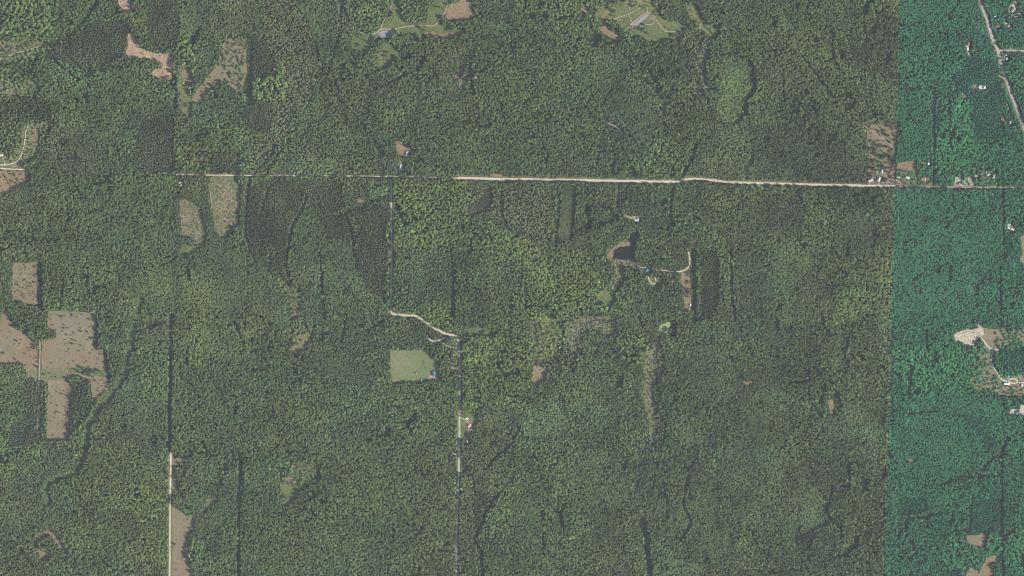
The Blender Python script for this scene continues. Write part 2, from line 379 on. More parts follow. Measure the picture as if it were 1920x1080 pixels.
# roads: name, material, verge width px, road width px, line, is sheet clear of trees beyond
ROADS = [
 ('dirt_road','road',5,1.9,'330,327.5 365,328 470,329 560,329.3 640,330 735,331 745,332 800,333 862,334'),
 ('dirt_road','road',11,4.4,'858,334 960,336 1090,338 1180,339.5 1268,341'),
 ('dirt_road','road',10,3.9,'1268,341 1283,337.5 1300,335 1340,338 1365,342 1440,344 1560,347 1679,349'),
 ('dirt_road','track',5,2.0,'1679,349 1800,351 1925,352 1990,352'),
 ('dirt_road','shaded_road',7.5,2.8,'733.5,336 733.5,380 734,440 734.5,500 733,540 733,586'),  # tree shade on this road is put into its greyer colour
 ('sunlit_stretch','road',4,2.6,'733.6,388 734,412 734.2,432'),  # sunlit piece of the shaded road, painted in the paler road colour
 ('sunlit_stretch','road',4,3,'734.4,501 734,513'),  # second sunlit break, also painted paler
 ('dirt_road','road',9,3.8,'733,586 737,590 745,591 780,592 800,604 815,615 835,626 845,628 854,628'),
 ('dirt_road','shaded_road',9.5,3.4,'854,628 859,636 861,660 862,720 861.5,780 861,860 858,940 856,1000 855,1160'),
 ('dirt_road','road',9,3.2,'320.5,846 320,890 319.2,940 318,1080 318,1160'),
 ('highway','paved',11,5.0,'1820,-60 1835,-5 1845,25 1853,45 1860,70 1872,98 1883,140 1897,180 1912,220 1925,252 1960,330'),
 ('side_road','paved',7,3.4,'1873,95.5 1900,95 1925,96 1990,97'),
 ('side_lane','track',4,2.2,'1877,98 1884,104 1884,112 1880,118'),
 ('side_lane','track',5,2.6,'1898,-10 1903,3 1908,12 1911,24 1912,30'),
 ('side_lane','track',3,1.8,'1897,32 1890,35 1878,37'),
 ('side_lane','track',3,1.8,'1912,29 1898,34'),
 ('driveway','track',4,1.8,'1815,94 1828,95 1842,95'),
 ('driveway','track',4,1.8,'1872,141 1880,147 1887,146'),
 ('driveway','track',4,2.0,'1886,190 1893,210 1898,222 1904,238 1908,248'),
 ('driveway','road',5,2.8,'1798,624 1812,619 1828,621 1838,630 1845,640 1853,651 1862,656 1873,656'),
 ('driveway','road',5,2.2,'1860,656 1861,664 1858,672 1858,680 1866,695 1874,706 1880,714 1888,714'),
 ('driveway','road',5,2.6,'1888,714 1896,709 1906,711 1910,717 1902,720 1893,717 1888,714'),
 ('driveway','road',5,2.6,'1910,717 1925,718 1990,719'),
 ('driveway','track',3,1.5,'1862,664 1868,657'),
 ('driveway','road',6,2.0,'1286,458 1289,466 1292,478 1294.5,492 1291,501 1284,507 1272,509.5 1255,509 1240,507 1230,507.5'),
 ('driveway','road',5,1.8,'1215,519 1217,526 1222,532 1228,533 1231,527 1228,521'),
 ('driveway','track',5,2.0,'1164,345 1163,375 1164,395 1174,406 1188,410'),
 ('driveway','track',3,1.6,'1184,501 1196,501 1212,502'),
 ('gravel_lane','track',5,1.8,'694,76 698,70 706,61 715,54'),
 ('gravel_lane','track',5,1.7,'715,54 738,55 757,50 782,48 816,49 822,40 826,32 833,26 838,12 840,0 841,-70'),
 ('gravel_lane','track',4,1.8,'694,72 690,65 680,61 668,60'),
 ('gravel_lane','track',4,1.6,'715,52 719,40 728,24 735,8'),
 ('gravel_lane','track',5,2.2,'1175,55 1186,43 1205,27 1213,24'),
 ('gravel_lane','track',4,1.6,'1213,24 1222,25 1231,38 1240,52 1250,60 1266,59'),
 ('gravel_lane','track',4,1.3,'1185,42 1179,28 1180,14 1184,0 1184,-70'),
 ('gravel_lane','track',4,1.4,'1196,0 1210,8 1215,17 1214,23'),
 ('gravel_lane','track',3,1.4,'1150,36 1165,31 1180,26 1205,12'),
 ('sand_lane','track',3,1.4,'1188,55 1200,50 1212,46 1226,45 1228,38 1220,32'),
 ('dirt_road','road',6,2.2,'-70,313.5 0,315.5 20,317 50,318'),
 ('driveway','road',4,2.0,'-70,309 0,309.5 14,308.5 30,305 38,296 42,284 46,268 48,255 49,245 52,236'),
 ('driveway','track',3,1.6,'9,308 8,299 4,295'),
 ('dirt_track','track',5,1.8,'-70,136 0,111 30,100 72,88'),
 ('dirt_track','track',5,1.5,'75,632 75,660 73.5,710 73,740 71,780 69,832'),
 ('dirt_track','road',4,1.6,'14,833 40,834 62,835'),
 ('dirt_track','track',4,1.2,'84,832 105,832'),
 ('dirt_track','road',6,2.2,'802,626 801,632 806,638 815,640 826,637 838,632'),
 ('dirt_track','track',5,1.6,'806,638 820,644 832,643 842,650 850,653 860,653'),
 ('driveway','track',4,1.6,'846,690 852,692 861,692'),
 ('dirt_track','track',4,1.4,'1000,909 1020,912 1040,915'),
 ('dirt_track','track',4,1.2,'1066,921 1082,924'),
 ('dirt_track','track',4,1.2,'540,846 575,846'),
 ('dirt_track','track',4,1.6,'1147,160 1142,170 1132,185'),
 ('dirt_track','road',4,1.6,'1125,200 1130,212 1136,226 1144,233 1156,238 1168,246'),
 ('dirt_track','track',4,1.4,'1182,256 1188,261'),
 ('dirt_track','track',4,1.3,'1618,234 1640,250 1660,263 1672,276 1682,286'),
 ('driveway','track',4,2.0,'1644,322 1645,334 1648,346'),
 ('driveway','track',4,2.0,'1629,347 1630,340 1636,334'),
 ('driveway','road',4,1.8,'1700,348 1700,341 1703,334'),
 ('driveway','track',4,1.6,'1673,339 1687,338 1688,346'),
 ('driveway','road',4,1.6,'1734,332 1735,343'),
 ('driveway','track',4,1.8,'1793,334 1797,344 1806,352'),
 ('driveway','track',4,1.8,'1820,338 1826,350'),
 ('driveway','road',4,1.6,'1862,347 1868,353'),
 ('driveway','track',3,1.3,'394,360 398,385 397,392 385,390 375,397'),
 ('driveway','road',4,1.5,'861,783 872,785 878,792 882,797'),
 ('driveway','track',4,1.5,'879,803 877,815'),
 ('dirt_track','road',4,1.6,'848,849 856,853'),
]
# hidden stream beds, rides and stand edges where the canopy opens: width px, line
GAPS = [
 (5,'185,-70 185,0 165,30 150,50 125,70 84,86 92,104 104,112'),
 (.2,'608,160 640,190 665,215 680,230 690,262'), (.2,'638,18 640,50 628,95 612,148 600,160'),
 (.2,'545,0 572,30 590,80 604,120 606,145'), (9,'469,74 468,110 467,190'),
 (5,'645,397 672,392 684,384 700,375 716,371'), (2.5,'716,371 733,371'), (2.5,'525,335 505,352 495,380 486,410'),
 (2.8,'576,370 562,400 545,430 541,470 536,500 546,532'), (2,'600,390 612,405 640,402'), (2.5,'650,400 660,440 664,478 670,500'),
 (2,'484,470 500,500 520,510 544,535'), (3,'940,360 940,400 955,432 970,440'), (3,'1040,405 1040,430 1030,448'),
 (4,'1306,270 1297,300 1277,334'), (3,'1263,345 1258,380 1257,410 1264,422'), (5,'1049,360 1046,400 1043,452'),
 (2.5,'1079,350 1076,400 1070,450'), (5,'320,590 321,640 320,700 319,760 318,838'), (4,'450,850 449,920 448,1000 447,1080'),
 (2.5,'452,850 453,910'), (5,'935,925 922,940 912,960 900,990 890,1010 902,1040 905,1080'),
 (10,'1203,976 1210,1000 1214,1030 1218,1080'), (4,'1290,892 1285,925 1280,945 1290,965 1296,980 1284,1000 1276,1012'),
 (3,'1245,905 1246,925 1252,942'), (4,'1302,862 1290,880'), (4,'1175,862 1168,880'), (4,'1058,945 1050,965 1054,985'),
 (6,'1300,470 1302,540 1302,600'), (3,'1160,345 1158,395'), (4,'1240,182 1222,160 1200,145'), (3.5,'1184,142 1200,150 1212,152'),
 (3,'880,120 884,135 884,160 888,178'), (3,'872,165 876,150 879,128'), (5,'1405,118 1412,132 1406,145 1416,158 1412,172 1400,186 1396,214 1382,230'),
 (3,'1355,102 1378,100 1400,116'), (3,'1540,590 1546,615 1556,630'), (3,'1556,630 1580,624 1604,636'), (3,'1520,710 1500,716 1480,716'),
 (3,'1560,912 1555,940 1548,966 1560,978 1575,990 1578,1005'), (3,'1575,895 1572,905 1590,914 1592,890 1590,868'),
 (3,'1604,995 1606,1022 1590,1036 1572,1044'), (3,'1500,985 1492,1005 1495,1025 1512,1030'), (3,'1510,905 1518,925'),
 (3,'1735,970 1700,972 1690,985 1684,1010'), (4,'1875,891 1840,891 1800,893 1785,900 1762,908'), (4,'1888,820 1880,845 1860,860 1842,880'),
 (2.5,'1880,352 1881,420 1882,480'), (2,'1752,166 1751,240 1750,330'), (2,'1686,166 1752,166'), (2.5,'1875,500 1876,600 1877,655'),
 (3,'1770,1005 1790,995 1820,990'), (2.5,'1786,960 1784,975 1774,985'), (2.5,'1765,960 1740,968'), (2.5,'1700,738 1722,738'),
 (3,'1822,930 1818,1000'), (2.5,'1880,1080 1878,990 1878,840'), (2.5,'1878,1010 1900,990'), (3,'1700,700 1710,690 1702,735'),
 (2.5,'1560,60 1560,110 1575,130'), (3,'120,520 110,600'), (3,'445,150 440,110'), (2.5,'1620,60 1618,20 1632,0'), (7,'75,492 75,572'),(4,'700,260 716,290'),(7,'1264,604 1262,628'),(4,'197,660 205,720'),(4,'180,600 181,650'),
 (2.5,'470,330 462,380 460,440 470,470'),
 (2,'600,470 604,540 610,600'), (2,'845,470 848,520 846,590'), (3,'850,500 850,595'), (2,'1370,470 1372,560 1378,600'),
 (2,'1230,165 1255,185'), (2.2,'1000,640 1030,650'), (3,'975,800 960,830 925,860 910,880'), (2.2,'1560,180 1500,100'),
 (2.5,'1735,620 1740,660'), (2.5,'1800,780 1760,770 1700,775'), (2,'1880,480 1888,482'), (3,'95,105 118,128 150,150'), (2,'115,95 160,135'),
 (2,'40,1030 60,1060'), (2,'345,470 320,490 300,500'), (2.2,'330,120 330,200'), (.5,'585,180 560,230 530,280 500,320'),
 (4,'750,400 760,420'),(3,'560,630 585,640 590,610'),(3,'620,580 660,600 690,620 720,600'),(2.5,'640,640 650,590'),
]
# glades: grassy lines that stay bright, width px
GLADES = [
 (8,'grass','262,560 240,665 236,700 214,732 190,762 165,795 164,830 158,852 140,886 110,895'),
 (7,'grass','110,895 90,905 87,925 90,945'),
 (4,'olive','1208,660 1210,700 1208,745 1218,775 1222,815'),
 (5,'grass','1410,300 1395,330'),
]
HOLES = [(1569,752,10,24),(1620,908,12,16),(1655,890,10,14),(1386,706,9,7),(1140,748,6,5),(1165,710,9,7),(350,676,6,10),(1294,735,5,5),(1640,215,8,8),(1450,40,6,10),(1530,75,7,8),(1580,105,8,9),
 (1575,100,6,8),(1700,1000,5,4),(582,530,4,4),(500,400,5,6),(780,410,6,5),(605,940,6,6),(520,835,5,5),(1324,1048,5,9),(1250,1065,6,5),(1340,912,9,8),(1295,930,7,7),
 (440,340,5,10),(760,272,8,5),(785,298,10,8),(778,318,8,6),(1725,545,4,9),(1460,575,10,8),(1455,610,8,14),(1100,555,6,6),(650,400,6,5),(1770,540,3,6)]

# stands: type, polygon     C conifer / K dark row plantation / Y young smooth / B bright / D dull grey-green / G snag-flecked swamp / O open scrub / X low wet green
STANDS = [
 ('Q','-75,-75 140,-75 120,0 95,60 60,80 -75,90'), ('O','-75,75 60,62 90,86 80,120 60,150 85,165 62,190 -75,185'),
 ('K','125,75 160,50 182,38 235,40 245,60 236,100 190,125 168,150 140,125 95,105 86,92'), ('Y','150,20 180,0 182,30 155,50 130,55'),
 ('K','275,20 290,-75 335,-75 335,90 300,98 275,60'), ('D','335,-75 490,-75 490,60 470,75 400,60 340,65 336,20'),
 ('Y','338,35 395,45 415,62 390,72 340,68'), ('K','470,70 500,70 512,110 515,145 470,150'), ('Q','478,145 530,150 528,190 480,195'),
 ('K','265,222 328,225 328,325 248,322 250,282'), ('C','-75,180 60,185 90,200 96,230 48,236 40,290 -75,280'), ('K','395,280 450,282 450,326 388,326'),
 ('Q','335,85 385,70 370,100 362,125 345,130 335,200'), ('Q','335,265 392,265 388,320 335,322'), ('Y','372,95 398,90 405,115 390,130 372,120'),
 ('G','488,-75 545,-75 580,50 605,125 592,165 560,230 520,290 480,332 462,325 500,240 530,180 530,140 505,90'),
 ('Y','548,-75 640,-75 625,60 608,140 592,90 572,30'), ('D','610,0 640,0 655,60 655,120 620,150 612,100'),
 ('K','455,195 500,190 520,200 500,250 455,240'), ('D','500,335 560,250 600,260 590,330'),
 ('K','520,336 640,336 650,398 668,450 615,450 575,380 548,430 540,500 545,535 488,500 458,440 462,350'),
 ('K','665,400 720,372 732,372 732,575 700,560 690,540 668,500'), ('Y','548,430 575,385 615,450 660,460 668,500 690,545 720,560 715,600 640,620 600,540 545,535'),
 ('Y','280,500 345,475 395,540 400,588 262,588 240,540'), ('Y','345,336 392,336 392,400 370,388 358,375 340,370'),
 ('Y','388,430 400,432 420,450 460,470 520,520 545,560 480,590 400,590 395,540 360,480'), ('Y','480,590 545,560 600,545 620,600 600,625 565,600 530,620'),
 ('B','738,338 870,340 900,350 880,400 900,440 850,470 740,440'), ('B','870,400 960,420 1000,450 990,480 900,500 860,470'), ('G','880,345 1045,352 1030,455 975,445 940,430 905,420 885,400'),
 ('H','878,385 900,372 925,345 936,346 928,372 912,392 896,402 880,397'),
 ('R','1056,348 1076,350 1070,450 1046,452 1049,400'), ('K','1312,470 1345,466 1350,560 1330,600 1312,600'), ('D','1370,520 1440,530 1440,600 1380,590'),
 ('D','960,335 1100,290 1160,330 1100,335'), ('D','1320,220 1560,250 1620,240 1622,346 1500,340 1290,330'),
 ('Y','1375,250 1430,255 1440,330 1350,335 1325,310'), ('Y','1183,140 1205,150 1230,165 1250,182 1240,205 1235,235 1200,250 1170,240 1140,225 1130,205 1150,172'),
 ('X','1355,105 1375,115 1400,118 1412,132 1404,146 1416,160 1410,175 1398,190 1394,216 1384,230 1368,232 1355,220 1350,200 1360,170 1358,130'),
 ('G','1300,57 1320,60 1338,80 1322,100 1310,140 1320,175 1300,180 1285,110'), ('D','1490,-75 1620,-75 1600,60 1550,50'),
 ('P','1622,234 1682,232 1678,347 1624,347'), ('O','1682,300 1750,300 1755,350 1680,350'), ('O','1790,315 1870,315 1872,354 1790,354'),
 ('K','48,712 72,712 70,832 15,832 18,800 46,782'), ('C','75,712 90,712 90,830 75,830'), ('C','172,708 178,756 165,780 130,815 131,748 145,720'),
 ('C','78,640 104,618 106,650 98,690 80,690'), ('D','870,770 905,760 960,740 985,790 950,835 905,872 868,865 868,830 900,805'),
 ('Y','885,780 950,760 965,800 930,830 890,840'), ('D','865,865 930,850 960,900 920,940 900,1000 862,1080 860,940'), ('C','895,920 920,930 900,1000 890,990'),
 ('B','868,632 1000,640 1000,700 960,760 905,760 870,780'), ('B','1000,460 1140,480 1120,560 1060,600 1000,600 960,560'), ('O','1000,600 1056,600 1050,660 1010,680 998,650'),
 ('O','540,535 562,545 565,590 550,600 538,570'), ('O','552,615 582,615 580,650 545,660'), ('O','525,865 600,860 600,900 540,910'),
 ('O','260,588 320,590 322,610 262,612'), ('G','1060,600 1150,590 1150,625 1090,625 1085,700 1062,690'), ('G','1205,640 1240,640 1240,830 1205,830'),
 ('Y','1340,840 1430,830 1425,880 1400,930 1340,930'), ('Y','1290,640 1380,660 1380,760 1300,740'), ('Y','1550,640 1600,640 1604,690 1560,690'),
 ('X','1520,900 1550,930 1552,985 1510,1000 1505,975'), ('X','1575,1030 1605,1000 1606,1020 1578,1046'), ('K','1492,1000 1520,998 1524,1030 1500,1032'),
 ('D','330,850 450,850 445,920 370,970 340,950 350,900'), ('Y','345,925 400,900 440,960 410,1000 370,1010'), ('Q','262,985 300,960 320,930 312,900 300,980'),
 ('B','740,570 860,570 850,625 800,600 780,590 740,588'), ('D','745,470 850,460 848,560 760,560'), ('Q','1160,620 1230,650 1205,690 1170,680'),
 ('Y','1590,760 1660,740 1650,880 1600,870'),
 ('B','849,640 857,640 858,780 856,860 852,1000 851,1160 845,1160 846,1000 850,860 852,780'), ('B','727,336 731,336 731,585 728,585'),  # sunlit west edges of the lanes, put in as brighter tree colour
 ('P','412,68 464,68 464,178 438,170 415,120'), ('P','-75,238 75,228 95,240 66,300 -75,300'), ('P','-75,320 54,320 54,340 -75,362'),
 # right-hand strip
 ('K','1822,108 1870,110 1884,180 1884,262 1826,262 1825,196 1786,170 1778,142 1800,132'), ('Y','1686,166 1752,166 1751,335 1682,310'),
 ('B','1755,178 1822,190 1824,262 1850,300 1780,320 1753,325'), ('Q','1755,215 1822,225 1822,270 1755,275'), ('Y','1680,356 1760,360 1850,380 1870,430 1868,600 1680,600'),
 ('Y','1700,745 1880,745 1876,830 1760,860 1700,850'), ('K','1815,780 1845,780 1860,840 1815,838'), ('K','1820,940 1876,932 1876,1000 1818,1000'),
 ('K','1686,930 1730,930 1742,958 1680,972'), ('K','1870,656 1925,655 1925,692 1880,690'), ('Y','1664,800 1760,790 1820,800 1860,860 1780,900 1680,890'),
 ('B','1670,640 1790,650 1840,670 1830,740 1700,735 1668,700'), ('B','1770,1012 1815,1010 1880,1010 1880,1040 1860,1040 1830,1066 1760,1066'),
 ('B','1880,1000 1925,980 1925,1080 1880,1080'), ('K','1760,1068 1800,1066 1800,1160 1760,1160'), ('O','1826,652 1862,652 1862,690 1882,704 1925,704 1925,742 1850,740 1822,718'),
 ('O','1865,614 1925,612 1925,654 1865,652'), ('K','1884,430 1895,430 1895,480 1884,480'),
]

# ------------------------------------------------------------------ rasters
cls = np.full((RH, RW), ord('M'), np.uint8)
for t, s in STANDS:
    fill(cls, pts(s), ord(t))
clear = np.zeros((RH, RW), bool)
for n_, m_, s in FIELDS:
    fill(clear, pts(s), True)
# natural patchwork of stands of different age inside the broad forest
UNI = [pts('80,330 322,330 322,590 90,580'), pts('322,660 720,720 850,720 850,1080 460,1080 460,860 322,840'), pts('880,70 1120,90 1130,300 760,330 700,230 860,190')]
unif = np.zeros((RH, RW), bool)
for q in UNI: fill(unif, q, True)
_X, _Y = np.meshgrid(np.arange(RW) - M + .5, np.arange(RH) - M + .5)
CELL = 62.0
_wx = _X + (fbm(_X, _Y, 55, 401, 5) - .5) * 75; _wy = _Y + (fbm(_X, _Y, 55, 402, 5) - .5) * 75
_bi, _bj = np.floor(_wx / CELL), np.floor(_wy / CELL)
_best = np.full(_X.shape, 1e9); _id = np.zeros(_X.shape)
for di in (-1, 0, 1):
    for dj in (-1, 0, 1):
        ci, cj = _bi + di, _bj + dj
        d = np.hypot((ci + hsh(ci, cj, 403)) * CELL - _wx, (cj + hsh(ci, cj, 404)) * CELL - _wy)
        k_ = d < _best; _best[k_] = d[k_]; _id[k_] = hsh(ci, cj, 405)[k_]
_pm = (cls == ord('M')) & ~unif
cls[_pm & (_id < .16)] = ord('D'); cls[_pm & (_id > .16) & (_id < .30)] = ord('Y')
standtone = 1 + .36 * ((_id * 7.31) % 1 - .5)
standtone[unif] = 1
HOUSE_SPOTS = '1,290,13 50,234.5,8 47.5,261.5,4 356.5,164.5,4 338.2,342,5 339.5,347.5,4.5 764,284.3,6 762,289.7,7.5 751,311.6,11 1193.5,413,10 1213,507,10 1235,521.5,3.5 813.4,700.5,11 812,711,4 790.8,713.2,6.5 781.5,699,3 880,797.5,10 876,784.5,6 876,828,5 1294.6,572,6.5 1632.5,337.5,13 1648,336,12 1653.5,321.5,7 1684.3,332.3,7.5 1701.5,332.5,8 1740.5,307.3,5.5 1830,329.6,6 1849.5,331,4.5 1853,327.3,8 1849,323,6 1864,328.5,7 1863.2,332.5,4 1797,344.5,8 1805,343.5,8 1811,336,9 1818,346,7 1888.5,707,8 1888,719,16 1884,718.2,4.5 1915.5,722.5,6 1908,773,12 1898,16.5,10 1898.5,20.5,5 1871,48,10 1890.5,48.5,7 1865.5,30.5,5 1815,82.5,9 1814.2,93,11 1887,110.5,6 1886.8,103,4 1836,162.5,8 1845.5,163.5,6 1878.5,222.5,6 1893.5,229.5,6.5 1891.5,421,8 1891.5,427,7 1898.5,430.3,7'
fclear = dilate(clear, 1)
for q in HOUSE_SPOTS.split():
    hx_, hy_, hl_ = (float(v) for v in q.split(','))
    th = np.linspace(0, 2 * np.pi, 15)[:-1]
    R_ = hl_ / 2 / S + 3.2 + (rng.random(14) - .5) * 1.5
    fill(fclear, list(zip(hx_ + 1.5 + np.cos(th) * (R_ + 1.5), hy_ + .8 + np.sin(th) * R_)), True)
clear = np.zeros((RH, RW), bool)
for n_, m_, vw, rw, s in ROADS:
    stroke(clear, pts(s), vw, True)
for wd, m_, s in GLADES:
    stroke(cls, pts(s), wd + 6, ord('X'))
gap = np.zeros((RH, RW), bool)
for wd, s in GAPS:
    stroke(gap, pts(s), wd + 2.6, True)
for hx, hy, hw, hh in HOLES:
    th = np.linspace(0, 2 * np.pi, 22)[:-1]
    rr = 1 + .35 * (rng.random(21) - .5) * 2
    fill(gap, list(zip(hx + np.cos(th) * hw * rr * .8, hy + np.sin(th) * hh * rr * .8)), True)
_X, _Y = np.meshgrid(np.arange(RW) - M + .5, np.arange(RH) - M + .5)
_rd = np.abs(fbm(_X, _Y, 190, 301, 5) - .5) < .0065
_rd &= fbm(_X, _Y, 60, 302) > .47
_rd |= (np.abs(fbm(_X * 1.3, _Y * .6, 120, 311, 5) - .5) < .007) & (fbm(_X, _Y, 70, 312) > .52)
_rd = _rd & ~np.isin(cls, [ord('R'), ord('X')])
gap |= _rd
POND = '1181,438 1196,431 1200,440 1193,458 1192,470 1190,486 1178,487 1150,485 1153,470 1160,464 1180,462 1186,455 1180,444'
fill(clear, pts(POND), True)


def seam(y):
    return 1686 - .028 * y


# ------------------------------------------------------------------ ground sheets
zc = [0.06]


def nextz():
    zc[0] += .012
    return zc[0]


def rough_poly(p, amp=1.3, step=1.6, seed=0):
    out = []
    n = len(p)
    for k in range(n):
        ax, ay = p[k]; bx, by = p[(k + 1) % n]
        L = math.hypot(bx - ax, by - ay); q = max(1, int(L / step))
        for i in range(q):
            t = i / q; x = ax + (bx - ax) * t; y = ay + (by - ay) * t
            ox = (fbm(np.array([x]), np.array([y]), 7, 3 + seed, 4)[0] - .5) * 4 * amp
            oy = (fbm(np.array([x]), np.array([y]), 7, 91 + seed, 4)[0] - .5) * 4 * amp
            out.append((x + ox, y + oy))
    return out


def sheet(name, mat, poly, kind='structure', amp=1.3):
    p = rough_poly(poly, amp)
    z = nextz()
    me = bpy.data.meshes.new(name)
    me.from_pydata([P(x, y, z) for x, y in p], [], [list(range(len(p)))])
    me.materials.append(mat); me.update()
    # faces up
    if me.polygons[0].normal.z < 0: me.flip_normals()
    o = bpy.data.objects.new(name, me); link(o); tag(o, kind=kind)
    return o


def ribbon(name, mat, line, wd, amp=.25, z=None):
    # resample
    L = []
    for (ax, ay), (bx, by) in zip(line[:-1], line[1:]):
        q = max(1, int(math.hypot(bx - ax, by - ay) / 3))
        for i in range(q):
            L.append((ax + (bx - ax) * i / q, ay + (by - ay) * i / q))
    L.append(line[-1])
    a = np.array(L)
    for _ in range(2):
        if len(a) > 4: a[1:-1] = (a[:-2] + 2 * a[1:-1] + a[2:]) / 4
    t = np.gradient(a, axis=0); t /= np.linalg.norm(t, axis=1)[:, None] + 1e-9
    nrm = np.stack([-t[:, 1], t[:, 0]], 1)
    wl = wd / 2 * (1 + amp * 2 * (vn(a[:, 0], a[:, 1], 4, 11) - .5) + amp * 1.5 * (vn(a[:, 0], a[:, 1], 17, 12) - .5))
    wr = wd / 2 * (1 + amp * 2 * (vn(a[:, 0], a[:, 1], 4, 21) - .5) + amp * 1.5 * (vn(a[:, 0], a[:, 1], 17, 22) - .5))
    z = nextz() if z is None else z
    V = []
    for i in range(len(a)):
        V.append(P(*(a[i] + nrm[i] * wl[i]), z)); V.append(P(*(a[i] - nrm[i] * wr[i]), z))
    F = [(2 * i, 2 * i + 1, 2 * i + 3, 2 * i + 2) for i in range(len(a) - 1)]
    me = bpy.data.meshes.new(name); me.from_pydata(V, [], F); me.materials.append(mat); me.update()
    if me.polygons[0].normal.z < 0: me.flip_normals()
    o = bpy.data.objects.new(name, me); link(o); tag(o, kind='structure')
    return o


me = bpy.data.meshes.new('ground')
G = 17000
N = 30
V = []; F = []
for j in range(N + 1):
    for i in range(N + 1):
        V.append((-G + 2 * G * i / N, -G + 2 * G * j / N, 0))
for j in range(N):
    for i in range(N):
        a = j * (N + 1) + i
        F.append((a, a + 1, a + N + 2, a + N + 1))
me.from_pydata(V, [], F); me.materials.append(GM['floor'])
tag(link(bpy.data.objects.new('ground', me)), kind='structure')

for n_, m_, s in FIELDS:
    sheet(n_, GM[m_], pts(s))
for wd, m_, s in GLADES:
    ribbon('grassy_glade', GM[m_], pts(s), wd + 4, .5)
for n_, m_, vw, rw, s in ROADS:
    if vw >= 5: ribbon('grass_verge', GM['verge'], pts(s), vw, .3)
for n_, m_, vw, rw, s in ROADS:
    ribbon(n_, GM[m_], pts(s), rw, .22 if rw > 3 else .35)

wm, wnt, wb = new_mat('pond_water')
wb.inputs['Base Color'].default_value = (.010, .010, .009, 1); wb.inputs['Specular IOR Level'].default_value = .25
wb.inputs['Roughness'].default_value = .12
pond = sheet('pond', wm, pts(POND), amp=1.0)
creek = ribbon('creek', wm, pts('1163,490 1172,504 1172,518 1164,532 1156,544 1152,556 1150,575 1148,592'), 1.6, .5)
ribbon('creek', wm, pts('1304,10 1309,16 1313,30 1319,46 1331,58 1338,66 1339,74 1332,86 1325,96'), 1.5, .5)
ribbon('creek', wm, pts('1146,600 1138,606 1122,600 1108,602'), 1.4, .5)

# ------------------------------------------------------------------ tree meshes (unit: radius 1, height 1)
def add_ico(bm, c, r, sub, seed, amp=.25, flat=1.0):
    rr = random.Random(seed)
    ret = bmesh.ops.create_icosphere(bm, subdivisions=sub, radius=1.0)
    for v in ret['verts']:
        d = v.co.normalized()
        k = 1 + amp * (rr.random() * 2 - 1)
        v.co = Vector((c[0] + d.x * r[0] * k, c[1] + d.y * r[0] * k, c[2] + d.z * r[1] * k))


def add_trunk(bm, h, r, mat_index=1):
    n0 = len(bm.faces)
    rings = []
    for k, (zz, q) in enumerate(((0, 1.25), (.35, 1), (1, .35))):
        rings.append([bm.verts.new((math.cos(a) * r * q, math.sin(a) * r * q, zz * h)) for a in (i * math.pi / 3 for i in range(6))])
    for a, b in zip(rings[:-1], rings[1:]):
        for i in range(6):
            bm.faces.new((a[i], a[(i + 1) % 6], b[(i + 1) % 6], b[i]))
    bm.faces.ensure_lookup_table()
    for f in bm.faces[n0:]:
        f.material_index = mat_index


def crown_broad(seed, trunk=True, mats=None, loose=False):
    rr = random.Random(seed)
    bm = bmesh.new()
    add_ico(bm, (rr.uniform(-.08, .08), rr.uniform(-.08, .08), .60), (.66, .26), 2, seed, .22)
    n = 13 if not loose else 9
    for k in range(n):
        a = k * 2.4 + rr.uniform(-.3, .3)
        d = math.sqrt((k + .5) / n) * .72
        s = rr.uniform(.24, .38)
        zz = .84 - .42 * d * d + rr.uniform(-.07, .07)
        add_ico(bm, (math.cos(a) * d, math.sin(a) * d, zz), (s, s * .42), 1, seed * 31 + k, .32)
    if trunk: add_trunk(bm, .62, .055)
    me = bpy.data.meshes.new('broadleaf_tree')
    bm.to_mesh(me); bm.free()
    for m in (mats or (FOL, BARK)): me.materials.append(m)
    return me


def crown_conifer(seed, trunk=True, mats=None):
    rr = random.Random(seed)
    bm = bmesh.new()
    tiers = 6
    for t in range(tiers):
        z0 = .16 + .72 * t / tiers; R = (1 - t / tiers) ** .8
        top = bm.verts.new((rr.uniform(-.03, .03), rr.uniform(-.03, .03), z0 + .30))
        k = 14
        ring = []
        for i in range(k):
            a = i * 2 * math.pi / k + t * .4
            q = R * ((1.0 if i % 2 else .62) + rr.uniform(-.13, .13))
            ring.append(bm.verts.new((math.cos(a) * q, math.sin(a) * q, z0 + rr.uniform(-.02, .03) - (.03 if i % 2 else 0))))
        for i in range(k):
            bm.faces.new((ring[i], ring[(i + 1) % k], top))
        bm.faces.new(list(reversed(ring)))
    if trunk: add_trunk(bm, .9, .06)
    me = bpy.data.meshes.new('conifer')
    bm.to_mesh(me); bm.free()
    for m in (mats or (FOL, BARK)): me.materials.append(m)
    return me


def snag_mesh(seed):
    rr = random.Random(seed)
    bm = bmesh.new()
    def limb(p, q, r):
        p, q = Vector(p), Vector(q)
        d = (q - p).normalized(); s = d.orthogonal().normalized(); t = d.cross(s)
        a = [bm.verts.new(p + (s * math.cos(x) + t * math.sin(x)) * r) for x in (0, 2.1, 4.2)]
        b = [bm.verts.new(q + (s * math.cos(x) + t * math.sin(x)) * r * .3) for x in (0, 2.1, 4.2)]
        for i in range(3): bm.faces.new((a[i], a[(i + 1) % 3], b[(i + 1) % 3], b[i]))
    limb((0, 0, 0), (.1, .05, 1), .16)
    for k in range(14):
        a = rr.uniform(0, 6.28); z0 = rr.uniform(.35, .9); R = rr.uniform(.6, 1.1) * (1.25 - z0)
        limb((0, 0, z0), (math.cos(a) * R, math.sin(a) * R, z0 + rr.uniform(.02, .12)), .10)
    me = bpy.data.meshes.new('dead_tree')
    bm.to_mesh(me); bm.free(); me.materials.append(FOL)
    return me


